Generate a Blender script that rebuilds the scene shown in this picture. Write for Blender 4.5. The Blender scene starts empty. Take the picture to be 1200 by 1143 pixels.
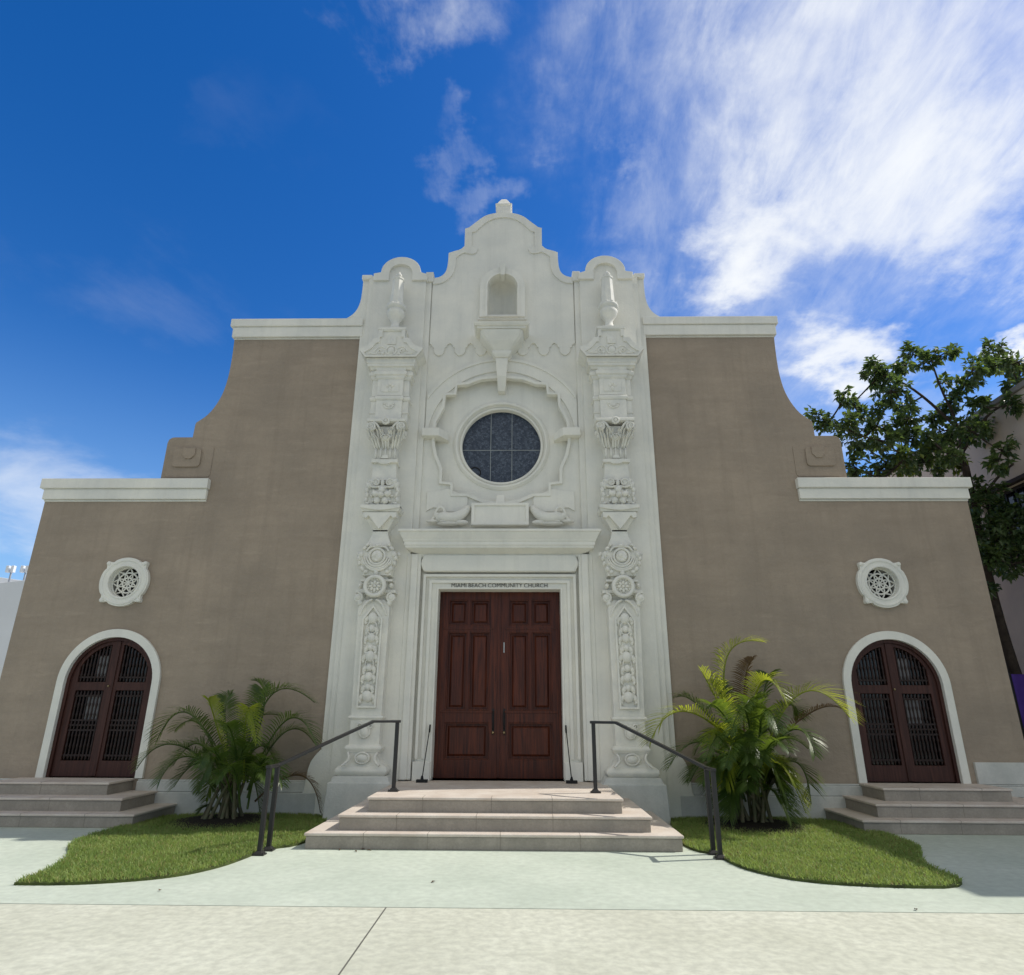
import bpy, bmesh, math, random
from mathutils import Vector, Matrix
from mathutils.geometry import tessellate_polygon
R = math.radians
random.seed(7)
SC = bpy.context.scene
COL = SC.collection

# ------------------------------------------------------------------ camera
CAM = Vector((0.421, -11.656, 1.6)); FPX = 760.0
YAW, PITCH, ROLL = R(-1.0164), R(19.121), R(0.2717)
fw = Vector((math.sin(YAW)*math.cos(PITCH), math.cos(YAW)*math.cos(PITCH), math.sin(PITCH)))
rt0 = Vector((math.cos(YAW), -math.sin(YAW), 0)); up0 = rt0.cross(fw)
rt = rt0*math.cos(ROLL) + up0*math.sin(ROLL); upv = -rt0*math.sin(ROLL) + up0*math.cos(ROLL)
cd = bpy.data.cameras.new('camera'); cam = bpy.data.objects.new('camera', cd); COL.objects.link(cam)
cd.sensor_fit = 'HORIZONTAL'; cd.sensor_width = 36; cd.lens = 36*FPX/1200; cd.clip_end = 3000; cd.clip_start = .05
m3 = Matrix((rt, upv, -fw)).transposed()
cam.matrix_world = Matrix.Translation(CAM) @ m3.to_4x4()
SC.camera = cam

# ------------------------------------------------------------------ sun, sky, exposure
SUNV = Vector((.82, .18, 1.0)).normalized()
sd = bpy.data.lights.new('sun', 'SUN'); so = bpy.data.objects.new('sun', sd); COL.objects.link(so)
sd.energy = 4.0; sd.angle = R(.5); sd.color = (1, .95, .86)
so.rotation_euler = (-SUNV).to_track_quat('-Z', 'Y').to_euler(); so.location = (20, 5, 30)
SC.view_settings.view_transform = 'Standard'; SC.view_settings.look = 'None'
SC.view_settings.exposure = -0.02; SC.view_settings.gamma = 1
w = bpy.data.worlds.new('World'); SC.world = w; w.use_nodes = True
wn, wl = w.node_tree.nodes, w.node_tree.links
wn.clear()
def N(t, **k):
    n = wn.new(t)
    for a, b in k.items(): setattr(n, a, b)
    return n
def math_n(op, a, b=None, clamp=False):
    n = N('ShaderNodeMath', operation=op, use_clamp=clamp)
    for i, v in enumerate((a, b)):
        if v is None: continue
        if isinstance(v, (int, float)): n.inputs[i].default_value = v
        else: wl.new(v, n.inputs[i])
    return n.outputs[0]
def maprange(v, a, b, c=0, d=1):
    n = N('ShaderNodeMapRange', interpolation_type='SMOOTHSTEP'); wl.new(v, n.inputs[0])
    for i, x in enumerate((a, b, c, d)): n.inputs[i+1].default_value = x
    return n.outputs[0]
sky = N('ShaderNodeTexSky', sky_type='NISHITA'); sky.sun_disc = False
sky.sun_elevation = math.asin(SUNV.z); sky.sun_rotation = math.atan2(SUNV.x, SUNV.y)
sky.air_density = 1.0; sky.dust_density = .35; sky.ozone_density = 2.2
hs = N('ShaderNodeHueSaturation'); hs.inputs['Saturation'].default_value = 1.42; hs.inputs['Hue'].default_value = .512; hs.inputs['Value'].default_value = 1.05
wl.new(sky.outputs[0], hs.inputs['Color'])
tc = N('ShaderNodeTexCoord'); D = tc.outputs['Generated']
sep = N('ShaderNodeSeparateXYZ'); wl.new(D, sep.inputs[0])
zc = math_n('ADD', math_n('MAXIMUM', sep.outputs[2], 0.0), .22)
cu = math_n('DIVIDE', sep.outputs[0], zc); cv = math_n('DIVIDE', sep.outputs[1], zc)   # a flat cloud deck seen from below
comb = N('ShaderNodeCombineXYZ'); wl.new(cu, comb.inputs[0]); wl.new(cv, comb.inputs[1])
P = comb.outputs[0]
def noise(scale, detail, rough, dist=0.0, loc=(0,0,0), rot=0, scl=(1,1,1), lac=2.0):
    mp = N('ShaderNodeMapping'); wl.new(P, mp.inputs[0])
    mp.inputs['Location'].default_value = loc; mp.inputs['Rotation'].default_value = (0,0,rot); mp.inputs['Scale'].default_value = scl
    n = N('ShaderNodeTexNoise'); wl.new(mp.outputs[0], n.inputs['Vector'])
    n.inputs['Scale'].default_value = scale; n.inputs['Detail'].default_value = detail
    n.inputs['Roughness'].default_value = rough; n.inputs['Distortion'].default_value = dist; n.inputs['Lacunarity'].default_value = lac
    return n.outputs[0]
def pixdir(x, y):
    d = rt*((x-600)/FPX) - upv*((y-571.5)/FPX) + fw
    return d.normalized()
def deck(x, y):
    d = pixdir(x, y); z = max(d.z, 0)+.22
    return d.x/z, d.y/z
_wn = N('ShaderNodeTexNoise'); wl.new(P, _wn.inputs['Vector']); _wn.inputs['Scale'].default_value = 2.6; _wn.inputs['Detail'].default_value = 7; _wn.inputs['Roughness'].default_value = .6
_ws = N('ShaderNodeSeparateColor'); wl.new(_wn.outputs['Color'], _ws.inputs[0])
WU = math_n('ADD', cu, math_n('MULTIPLY', math_n('SUBTRACT', _ws.outputs[0], .5), .75))
WV = math_n('ADD', cv, math_n('MULTIPLY', math_n('SUBTRACT', _ws.outputs[1], .5), .75))
def blob(x, y, rx, ry, rot=0.0, lo=1.0, hi=.0):
    """soft area of cloud on the deck, centred where the photograph has it"""
    u0, v0 = deck(x, y)
    a = math_n('SUBTRACT', WU, u0); b = math_n('SUBTRACT', WV, v0)
    c, s = math.cos(rot), math.sin(rot)
    p = math_n('DIVIDE', math_n('ADD', math_n('MULTIPLY', a, c), math_n('MULTIPLY', b, s)), rx)
    q = math_n('DIVIDE', math_n('SUBTRACT', math_n('MULTIPLY', b, c), math_n('MULTIPLY', a, s)), ry)
    r = math_n('SQRT', math_n('ADD', math_n('MULTIPLY', p, p), math_n('MULTIPLY', q, q)))
    return maprange(r, lo, hi)
CLOUDS = []   # (mask socket)
def pxlen(x, y, dx, dy):
    a, b = deck(x, y), deck(x+dx, y+dy); return math.hypot(a[0]-b[0], a[1]-b[1]), math.atan2(b[1]-a[1], b[0]-a[0])
def area(x, y, dx, dy, thick_dx, thick_dy, lo=1.0, hi=0.0):
    l, ang = pxlen(x, y, dx, dy); t, _ = pxlen(x, y, thick_dx, thick_dy)
    return blob(x, y, l, t, ang, lo, hi)
def fbm_edge(mask, n, body, lo, hi, gain=1.0):
    v = math_n('ADD', math_n('MULTIPLY', mask, body), math_n('MULTIPLY', math_n('SUBTRACT', n, .5), 1.5))
    return math_n('MULTIPLY', math_n('MULTIPLY', maprange(v, lo, hi), maprange(mask, .0, .3)), gain)
n_str = noise(1.7, 10, .62, .5, (0.4, .2, 0), R(-38), (1.6, .8, 1))
n_str2 = noise(3.2, 10, .64, .5, (5.4, 1.2, 0), R(-30), (1.5, .8, 1))
n_fine = noise(5.5, 10, .62, .3, (2, 4, 0))
n_big0 = noise(2.2, 8, .6, .3, (1, 6, 0))
n_hair = noise(6.5, 10, .68, .4, (1.4, 3.2, 0), R(-42), (2.2, .75, 1))
def avg(a, b, t): return math_n('ADD', math_n('MULTIPLY', a, 1-t), math_n('MULTIPLY', b, t))
n_mix = avg(n_str, n_hair, .42); n_mix2 = avg(n_str2, n_hair, .45)
n_mix3 = avg(n_fine, n_big0, .35)
n_big = noise(2.2, 8, .6, .3, (7, 3, 0))
masks = [
    fbm_edge(area(985, 70, 400, -60, -60, 290), n_mix, .62, .06, .96, .95),        # the large bank, upper right
    fbm_edge(area(1040, 250, 300, 60, -60, 160), n_mix2, .58, .08, .86, .88),
    fbm_edge(area(990, 190, 480, 0, 0, 360), n_mix2, .42, -.2, .75, .6),           # thin veil round it
    fbm_edge(area(868, 322, 190, -25, 18, 92), n_mix3, .62, .10, .66, .95),        # puffs over the right shoulder
    fbm_edge(area(1000, 425, 140, -12, 5, 55), n_mix3, .58, .10, .64, .92),
    fbm_edge(area(1195, 385, 60, 0, 0, 60), n_fine, .55, .1, .6, .95),
    fbm_edge(area(1070, 310, 190, -25, 5, 75), n_mix3, .52, .08, .8, .8),
    fbm_edge(area(480, 30, 210, 40, -20, 100), n_str2, .45, .08, .95, .62),         # thin veil at the top
    fbm_edge(area(545, 190, 100, 50, -20, 36), n_str2, .36, .06, 1.0, .42),
    fbm_edge(area(700, 190, 45, 50, -30, 30), n_str2, .36, .05, .95, .4),
    fbm_edge(area(290, 130, 160, 50, -20, 80), n_str2, .30, .10, 1.0, .04),
    fbm_edge(area(200, 370, 300, 25, -10, 90), n_str, .36, .05, 1.0, .16),
    fbm_edge(area(40, 585, 200, 0, 0, 80), n_big, .45, .0, .8, .55),
    fbm_edge(area(990, 510, 190, 0, 0, 80), n_mix3, .45, .05, .9, .6),
]
tot = masks[0]
for m in masks[1:]:
    # 1-(1-a)(1-b)
    tot = math_n('SUBTRACT', 1.0, math_n('MULTIPLY', math_n('SUBTRACT', 1.0, tot), math_n('SUBTRACT', 1.0, m)))
# unseen bright overcast added behind the camera as neutral fill for the facade
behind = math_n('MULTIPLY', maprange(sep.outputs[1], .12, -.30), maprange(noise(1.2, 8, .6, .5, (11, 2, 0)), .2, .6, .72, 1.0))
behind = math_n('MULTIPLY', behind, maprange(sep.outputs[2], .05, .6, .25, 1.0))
horiz = maprange(sep.outputs[2], .0, .50, .62, 0)
mixh = N('ShaderNodeMix', data_type='RGBA'); wl.new(horiz, mixh.inputs[0]); wl.new(hs.outputs[0], mixh.inputs[6]); mixh.inputs[7].default_value = (2.3, 4.1, 6.6, 1)
mixc = N('ShaderNodeMix', data_type='RGBA'); wl.new(tot, mixc.inputs[0]); wl.new(mixh.outputs[2], mixc.inputs[6]); mixc.inputs[7].default_value = (6.5, 6.7, 6.9, 1)
bg = N('ShaderNodeBackground'); bg.inputs['Strength'].default_value = .15
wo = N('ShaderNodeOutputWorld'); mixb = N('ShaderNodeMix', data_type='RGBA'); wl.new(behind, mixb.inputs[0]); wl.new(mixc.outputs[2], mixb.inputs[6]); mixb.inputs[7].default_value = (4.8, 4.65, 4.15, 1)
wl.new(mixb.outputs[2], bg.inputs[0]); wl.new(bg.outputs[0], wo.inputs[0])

# ------------------------------------------------------------------ helpers
def at(px, py, Y):
    d = rt*((px-600)/FPX) - upv*((py-571.5)/FPX) + fw
    return CAM + d*((Y-CAM.y)/d.y)
def q(pts, d):
    """facade-plane measurements brought forward to a face standing d in front of the wall"""
    k = 1 - d/11.656
    return [(x*k, 1.6+(z-1.6)*k) for x, z in pts]
def mir(pts): return [(-x, z) for x, z in reversed(pts)]
def arc(cx, cz, r, a0, a1, n=24, rz=None):
    rz = rz or r
    return [(cx+r*math.cos(R(a0+(a1-a0)*i/n)), cz+rz*math.sin(R(a0+(a1-a0)*i/n))) for i in range(n+1)]
def smooth(pts, it=2):
    for _ in range(it):
        o = [pts[0]]
        for a, b in zip(pts, pts[1:]):
            o += [tuple(a[i]*.75+b[i]*.25 for i in range(len(a))), tuple(a[i]*.25+b[i]*.75 for i in range(len(a)))]
        pts = o + [pts[-1]]
    return pts
class MB:
    def __init__(s): s.v = []; s.f = []; s.sm = []
    def add(s, vs, fs, smooth_=False):
        b = len(s.v); s.v += [tuple(x) for x in vs]; s.f += [tuple(b+i for i in f) for f in fs]; s.sm += [smooth_]*len(fs); return s
    def box(s, x0, x1, y0, y1, z0, z1):
        return s.add([(x,y,z) for x in (x0,x1) for y in (y0,y1) for z in (z0,z1)],
                     [(0,1,3,2),(4,6,7,5),(0,4,5,1),(2,3,7,6),(0,2,6,4),(1,5,7,3)])
    def prism(s, outline, yf, yb, holes=()):
        loops = [list(outline)] + [list(h) for h in holes]
        tris = tessellate_polygon([[Vector((x, z, 0)) for x, z in l] for l in loops])
        flat = [p for l in loops for p in l]; n = len(flat)
        vs = [(x, yf, z) for x, z in flat] + [(x, yb, z) for x, z in flat]
        fs = [tuple(t) for t in tris] + [tuple(n+i for i in reversed(t)) for t in tris]
        b = 0
        for l in loops:
            m = len(l)
            for i in range(m):
                j = (i+1) % m; fs.append((b+i, b+j, n+b+j, n+b+i))
            b += m
        return s.add(vs, fs)
    def slab(s, outline, z0, z1):
        tris = tessellate_polygon([[Vector((x, y, 0)) for x, y in outline]]); n = len(outline)
        vs = [(x,y,z1) for x,y in outline]+[(x,y,z0) for x,y in outline]
        fs = [tuple(t) for t in tris]+[tuple(n+i for i in reversed(t)) for t in tris]+[(i,(i+1)%n,n+(i+1)%n,n+i) for i in range(n)]
        return s.add(vs, fs)
    def loft(s, rings, cap=True, smooth_=False, closed=True):
        n = len(rings[0]); vs = [p for r in rings for p in r]; fs = []
        for k in range(len(rings)-1):
            for i in range(n if closed else n-1):
                j = (i+1) % n; fs.append((k*n+i, k*n+j, (k+1)*n+j, (k+1)*n+i))
        s.add(vs, fs, smooth_)
        if cap:
            b = len(s.v)-len(vs)
            s.f += [tuple(b+i for i in range(n)), tuple(b+(len(rings)-1)*n+i for i in range(n))]; s.sm += [False]*2
        return s
    def stack(s, cx, levels, yb=-.05):
        return s.loft([[(cx-h,yb,z),(cx-h,-p,z),(cx+h,-p,z),(cx+h,yb,z)] for z,h,p in levels])
    def lathe(s, cx, cy, prof, n=16, rot=0, smooth_=True):
        return s.loft([[(cx+r*math.cos(rot+2*math.pi*i/n), cy+r*math.sin(rot+2*math.pi*i/n), z) for i in range(n)] for r, z in prof], True, smooth_)
    def tube(s, pts, rad, n=6, smooth_=True):
        pts = [Vector(p) for p in pts]; rings = []
        for i, p in enumerate(pts):
            t = (pts[min(i+1,len(pts)-1)]-pts[max(i-1,0)]).normalized()
            a = t.orthogonal().normalized() if i == 0 else (a - t*a.dot(t)).normalized()
            b = t.cross(a); r = rad[i] if isinstance(rad, (list, tuple)) else rad
            rings.append([p+a*(r*math.cos(2*math.pi*k/n))+b*(r*math.sin(2*math.pi*k/n)) for k in range(n)])
        return s.loft(rings, True, smooth_)
    def bar(s, pts, w_, h_):
        """square section bar through points, h_ measured upwards"""
        pts = [Vector(p) for p in pts]; rings = []
        for i, p in enumerate(pts):
            t = (pts[min(i+1,len(pts)-1)]-pts[max(i-1,0)]).normalized()
            up = Vector((0,0,1)) if abs(t.z) < .95 else Vector((0,1,0))
            a = t.cross(up).normalized(); b = a.cross(t)
            rings.append([p+a*sx*w_/2+b*sz*h_/2 for sx, sz in ((-1,-1),(1,-1),(1,1),(-1,1))])
        return s.loft(rings)
    def torus(s, c, Rr, r, n=28, m=8, sx=1, sz=1):
        c = Vector(c); rings = []
        for i in range(n):
            a = 2*math.pi*i/n; d = Vector((math.cos(a)*sx, 0, math.sin(a)*sz))
            rings.append([c+d*(Rr+r*math.cos(2*math.pi*k/m)/max(sx,sz)) + Vector((0, -r*math.sin(2*math.pi*k/m), 0)) for k in range(m)])
        return s.loft(rings+[rings[0]], False, True)
    def ball(s, c, rx, ry, rz, n=12, m=8, rot=0.0):
        c = Vector(c); ca, sa = math.cos(rot), math.sin(rot); rings = []
        for i in range(m+1):
            a = -math.pi/2 + math.pi*i/m; rings.append([])
            for k in range(n):
                b = 2*math.pi*k/n; x = rx*math.cos(a)*math.cos(b); y = ry*math.cos(a)*math.sin(b); z = rz*math.sin(a)
                rings[-1].append(c+Vector((x*ca-z*sa, y, x*sa+z*ca)))
        return s.loft(rings, True, True)
    def spiral(s, c, r0, r1, turns, rad, a0=0, hand=1, n=26):
        """volute lying in the facade plane"""
        pts = []
        for i in range(n+1):
            t = i/n; a = a0+hand*turns*2*math.pi*t; r = r0+(r1-r0)*t
            pts.append((c[0]+r*math.cos(a), c[1]-.012*t, c[2]+r*math.sin(a)))
        return s.tube(pts, [rad*(1-.35*i/n) for i in range(n+1)], 6)
    def build(s, name, mat, parent=None, bevel=0, recalc=True):
        me = bpy.data.meshes.new(name); me.from_pydata(s.v, [], s.f); me.update()
        if recalc:
            bm = bmesh.new(); bm.from_mesh(me); bmesh.ops.recalc_face_normals(bm, faces=bm.faces); bm.to_mesh(me); bm.free()
        me.polygons.foreach_set('use_smooth', s.sm)
        o = bpy.data.objects.new(name, me); COL.objects.link(o)
        me.materials.append(mat)
        if parent is not None:
            o.parent = parent; o.matrix_parent_inverse = Matrix.Translation(-world_loc(parent))
        if bevel:
            md = o.modifiers.new('edge', 'BEVEL'); md.width = bevel; md.segments = 2; md.limit_method = 'ANGLE'; md.angle_limit = R(38)
        return o
def world_loc(o):
    l = o.location.copy()
    return l
def tag(o, label=None, cat=None, group=None, kind=None):
    for k, v in (('label',label),('category',cat),('group',group),('kind',kind)):
        if v: o[k] = v
    return o
def thing(name, label, cat, loc=(0,0,0), group=None):
    o = bpy.data.objects.new(name, None); COL.objects.link(o); o.location = loc; o.empty_display_size = .3
    return tag(o, label, cat, group)

# ------------------------------------------------------------------ materials
def mat(name, base, rough=.7, var=.12, vscale=3.0, bump=.0, bscale=60, spec=.3, alt=None, streak=0.0, metal=0.0, fine=.0, trowel=0.0):
    m = bpy.data.materials.new(name); m.use_nodes = True; n, l = m.node_tree.nodes, m.node_tree.links
    b = n['Principled BSDF']; b.inputs['Roughness'].default_value = rough; b.inputs['Specular IOR Level'].default_value = spec; b.inputs['Metallic'].default_value = metal
    g = n.new('ShaderNodeNewGeometry'); pos = g.outputs['Position']
    def nz(scale, det, vec=pos, ro=.6):
        t = n.new('ShaderNodeTexNoise'); t.inputs['Scale'].default_value = scale; t.inputs['Detail'].default_value = det; t.inputs['Roughness'].default_value = ro
        l.new(vec, t.inputs['Vector']); return t.outputs[0]
    def ramp(v, a, b2, p=.35, q2=.65):
        r = n.new('ShaderNodeMapRange'); r.inputs[1].default_value = p; r.inputs[2].default_value = q2; r.inputs[3].default_value = a; r.inputs[4].default_value = b2
        l.new(v, r.inputs[0]); return r.outputs[0]
    def mix(f, a, c, mode='MIX'):
        x = n.new('ShaderNodeMix'); x.data_type = 'RGBA'; x.blend_type = mode
        for i, v in ((0,f),(6,a),(7,c)):
            if hasattr(v, 'is_linked') or hasattr(v, 'links'): l.new(v, x.inputs[i])
            else: x.inputs[i].default_value = v if i == 0 else (*v, 1)
        return x.outputs[2]
    alt = alt or tuple(c*(1-var*1.6) for c in base)
    col = mix(ramp(nz(vscale, 6), 0, 1), base, alt)
    if fine: col = mix(ramp(nz(vscale*14, 4), 0, fine), col, tuple(c*.55 for c in base))
    if trowel:
        mt = n.new('ShaderNodeMapping'); l.new(pos, mt.inputs[0]); mt.inputs['Scale'].default_value = (.55, .55, 2.6); mt.inputs['Rotation'].default_value = (0, .12, 0)
        col = mix(ramp(nz(1.5, 8, mt.outputs[0], .7), 0, trowel, .46, .68), col, tuple(c*.70 for c in base))
        col = mix(ramp(nz(2.3, 9, mt.outputs[0], .72), 0, trowel*.8, .56, .74), col, tuple(min(1,c*1.28) for c in base))
    if streak:
        mp = n.new('ShaderNodeMapping'); l.new(pos, mp.inputs[0]); mp.inputs['Scale'].default_value = (5.5, 5.5, .32)
        col = mix(ramp(nz(1.0, 6, mp.outputs[0], .65), 0, streak, .5, .78), col, tuple(c*.62 for c in base))
    l.new(col, b.inputs['Base Color'])
    if bump:
        bp = n.new('ShaderNodeBump'); bp.inputs['Strength'].default_value = bump; bp.inputs['Distance'].default_value = .02
        l.new(nz(bscale, 5), bp.inputs['Height']); l.new(bp.outputs[0], b.inputs['Normal'])
    return m
TAN = mat('tan_stucco', (.395,.322,.25), .92, .10, .8, .6, 16, .12, alt=(.315,.262,.208), streak=.42, fine=.12, trowel=.48)
WHITE = mat('white_painted_stucco', (.83,.81,.73), .75, .05, 1.4, .22, 30, .2, alt=(.715,.71,.655), streak=.3, fine=.05)
STONE = mat('carved_white_stone', (.825,.805,.725), .7, .06, 5, .22, 60, .2, alt=(.70,.695,.64), fine=.12)
PLINTH = mat('worn_white_plinth', (.64,.64,.60), .8, .1, 2.0, .25, 40, .2, alt=(.50,.51,.48), fine=.15, streak=.3)
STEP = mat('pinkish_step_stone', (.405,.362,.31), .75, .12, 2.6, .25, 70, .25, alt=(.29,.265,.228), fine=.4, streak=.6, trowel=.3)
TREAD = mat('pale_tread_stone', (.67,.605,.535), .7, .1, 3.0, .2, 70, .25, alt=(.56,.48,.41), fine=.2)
MINT = mat('pale_painted_concrete', (.575,.63,.535), .85, .06, .8, .2, 110, .2, alt=(.50,.56,.47), fine=.32, trowel=.2)
CREAM = mat('cream_concrete', (.645,.655,.545), .9, .05, .9, .18, 220, .15, alt=(.56,.57,.465), fine=.5, trowel=.18)
JOINT = mat('joint_grime', (.14,.14,.12), .9)
JOINT2 = mat('step_joint', (.27,.24,.205), .9)
METAL = mat('dark_bronze_steel', (.017,.016,.016), .38, .1, 8, .05, 80, .5)
BLACK = mat('black_iron', (.012,.012,.012), .5, .1, 8)
BRASS = mat('dull_brass', (.35,.27,.15), .35, .1, 20, metal=.9)
SOIL = mat('dark_mulch', (.028,.021,.015), .95, .3, 14, .9, 40)
LETTER = mat('dark_letter_metal', (.10,.095,.085), .5)
def wood(name, a, b_, rough=.45):
    m = bpy.data.materials.new(name); m.use_nodes = True; n, l = m.node_tree.nodes, m.node_tree.links
    g = n.new('ShaderNodeNewGeometry'); mp = n.new('ShaderNodeMapping'); l.new(g.outputs['Position'], mp.inputs[0]); mp.inputs['Scale'].default_value = (16, 16, .9)
    t = n.new('ShaderNodeTexNoise'); t.inputs['Scale'].default_value = 2.0; t.inputs['Detail'].default_value = 7; t.inputs['Distortion'].default_value = .6; l.new(mp.outputs[0], t.inputs['Vector'])
    cr = n.new('ShaderNodeValToRGB'); cr.color_ramp.elements[0].position = .32; cr.color_ramp.elements[0].color = (*b_,1); cr.color_ramp.elements[1].position = .7; cr.color_ramp.elements[1].color = (*a,1)
    l.new(t.outputs[0], cr.inputs[0]); bs = n['Principled BSDF']; l.new(cr.outputs[0], bs.inputs['Base Color']); bs.inputs['Roughness'].default_value = rough; bs.inputs['Specular IOR Level'].default_value = .3
    bp = n.new('ShaderNodeBump'); bp.inputs['Strength'].default_value = .15; bp.inputs['Distance'].default_value = .01; l.new(t.outputs[0], bp.inputs['Height']); l.new(bp.outputs[0], bs.inputs['Normal'])
    return m
MAHOG = wood('dark_red_mahogany', (.112,.026,.010), (.034,.008,.0045), .4)
SIDEWOOD = wood('weathered_brown_oak', (.072,.027,.020), (.034,.012,.009), .55)
DARKWOOD = wood('dark_turned_wood', (.030,.014,.011), (.014,.007,.006), .5)
def glass_mat(name, base, rough, spec, noise_scale=0, alt=None):
    m = mat(name, base, rough, .2, noise_scale or 4, .0, 30, spec, alt=alt, fine=.5 if noise_scale else 0); return m
def leaded():
    m = bpy.data.materials.new('leaded_rose_glass'); m.use_nodes = True; n, l = m.node_tree.nodes, m.node_tree.links; b = n['Principled BSDF']
    g = n.new('ShaderNodeNewGeometry'); v = n.new('ShaderNodeTexVoronoi'); v.inputs['Scale'].default_value = 24; l.new(g.outputs['Position'], v.inputs['Vector'])
    e = n.new('ShaderNodeTexVoronoi'); e.feature = 'DISTANCE_TO_EDGE'; e.inputs['Scale'].default_value = 24; l.new(g.outputs['Position'], e.inputs['Vector'])
    t = n.new('ShaderNodeTexNoise'); t.inputs['Scale'].default_value = 30; t.inputs['Detail'].default_value = 5; l.new(g.outputs['Position'], t.inputs['Vector'])
    cr = n.new('ShaderNodeValToRGB'); cr.color_ramp.elements[0].color = (.024,.036,.06,1); cr.color_ramp.elements[1].color = (.085,.108,.145,1); cr.color_ramp.elements[0].position = .3; cr.color_ramp.elements[1].position = .8
    sp = n.new('ShaderNodeSeparateColor'); l.new(v.outputs['Color'], sp.inputs[0]); ad = n.new('ShaderNodeMath'); ad.operation = 'MULTIPLY_ADD'; ad.inputs[1].default_value = .55; l.new(sp.outputs[0], ad.inputs[0])
    hf = n.new('ShaderNodeMath'); hf.operation = 'MULTIPLY'; hf.inputs[1].default_value = .55; l.new(t.outputs[0], hf.inputs[0]); l.new(hf.outputs[0], ad.inputs[2]); l.new(ad.outputs[0], cr.inputs[0])
    mr = n.new('ShaderNodeMapRange'); mr.inputs[1].default_value = .02; mr.inputs[2].default_value = .07; l.new(e.outputs[0], mr.inputs[0])
    x = n.new('ShaderNodeMix'); x.data_type = 'RGBA'; x.inputs[6].default_value = (.026,.034,.05,1); l.new(mr.outputs[0], x.inputs[0]); l.new(cr.outputs[0], x.inputs[7]); l.new(x.outputs[2], b.inputs['Base Color'])
    b.inputs['Roughness'].default_value = .3; b.inputs['Specular IOR Level'].default_value = .4
    bp = n.new('ShaderNodeBump'); bp.inputs['Strength'].default_value = .25; bp.inputs['Distance'].default_value = .02; l.new(sp.outputs[1], bp.inputs['Height']); l.new(bp.outputs[0], b.inputs['Normal'])
    return m
ROSEG = leaded()
PANE = glass_mat('dark_pane', (.008,.008,.009), .12, .5)
def leafmat(name, c1, c2, trans, tcol, scale=6, gloss=.35):
    m = bpy.data.materials.new(name); m.use_nodes = True; n, l = m.node_tree.nodes, m.node_tree.links
    b = n['Principled BSDF']; out = n['Material Output']; b.inputs['Roughness'].default_value = gloss; b.inputs['Specular IOR Level'].default_value = .45
    g = n.new('ShaderNodeNewGeometry'); t = n.new('ShaderNodeTexNoise'); t.inputs['Scale'].default_value = scale; t.inputs['Detail'].default_value = 4; l.new(g.outputs['Position'], t.inputs['Vector'])
    x = n.new('ShaderNodeMix'); x.data_type = 'RGBA'; x.inputs[6].default_value = (*c1,1); x.inputs[7].default_value = (*c2,1)
    r = n.new('ShaderNodeMapRange'); r.inputs[1].default_value = .35; r.inputs[2].default_value = .65; l.new(t.outputs[0], r.inputs[0])
    rr = n.new('ShaderNodeMath'); rr.operation = 'ADD'; l.new(r.outputs[0], rr.inputs[0])
    ri = n.new('ShaderNodeMath'); ri.operation = 'MULTIPLY_ADD'; ri.inputs[1].default_value = .8; ri.inputs[2].default_value = -.4; l.new(g.outputs['Random Per Island'], ri.inputs[0]); l.new(ri.outputs[0], rr.inputs[1]); rr.use_clamp = True
    l.new(rr.outputs[0], x.inputs[0]); l.new(x.outputs[2], b.inputs['Base Color'])
    tr = n.new('ShaderNodeBsdfTranslucent'); tr.inputs[0].default_value = (*tcol,1); ms = n.new('ShaderNodeMixShader'); ms.inputs[0].default_value = trans
    l.new(b.outputs[0], ms.inputs[1]); l.new(tr.outputs[0], ms.inputs[2]); l.new(ms.outputs[0], out.inputs[0])
    return m
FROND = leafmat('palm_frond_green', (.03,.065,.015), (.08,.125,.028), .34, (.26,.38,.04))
FRONDY = leafmat('palm_painted_sunlight', (.15,.21,.025), (.25,.27,.04), .48, (.55,.62,.05))  # lit version of the frond green, sunlight put into the leaf colour
FRONDD = leafmat('dead_frond_brown', (.16,.10,.045), (.09,.055,.03), .25, (.3,.18,.06), gloss=.7)
STEMM = mat('palm_stem_green_grey', (.10,.11,.055), .6, .3, 12, .3, 40, alt=(.16,.13,.08))
LEAF = leafmat('tree_leaf_dark', (.032,.062,.026), (.085,.125,.05), .30, (.20,.30,.06), 3, .3)
LEAFY = leafmat('tree_leaf_young', (.12,.17,.03), (.19,.23,.05), .4, (.35,.45,.06), 3, .4)
BARK = mat('tree_bark', (.075,.058,.045), .9, .3, 8, .6, 30)
GRASS = leafmat('lawn_grass', (.16,.25,.06), (.31,.39,.115), .42, (.40,.52,.12), 2.2, .55)
DRY = leafmat('dry_grass', (.26,.24,.09), (.36,.31,.13), .3, (.4,.35,.12), 3, .7)
TURF = mat('lawn_soil', (.09,.12,.03), .95, .3, 6, .6, 50, alt=(.04,.05,.018))
NEIGH = mat('grey_beige_stucco', (.68,.565,.46), .9, .08, .7, .3, 20, .15, streak=.2)
OFFW = mat('offwhite_wall', (.74,.75,.76), .85, .05, .4, .15, 15, .2)
PURPLE = mat('purple_fabric', (.085,.04,.30), .7, .15, 3)
ASPH = mat('asphalt', (.052,.052,.053), .95, .15, 2, .4, 120)
GLASS_LIGHT = mat('painted_pale_light', (.34,.34,.35), .8, .05, 5)  # pale colour standing in for light in the side door glass

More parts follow.
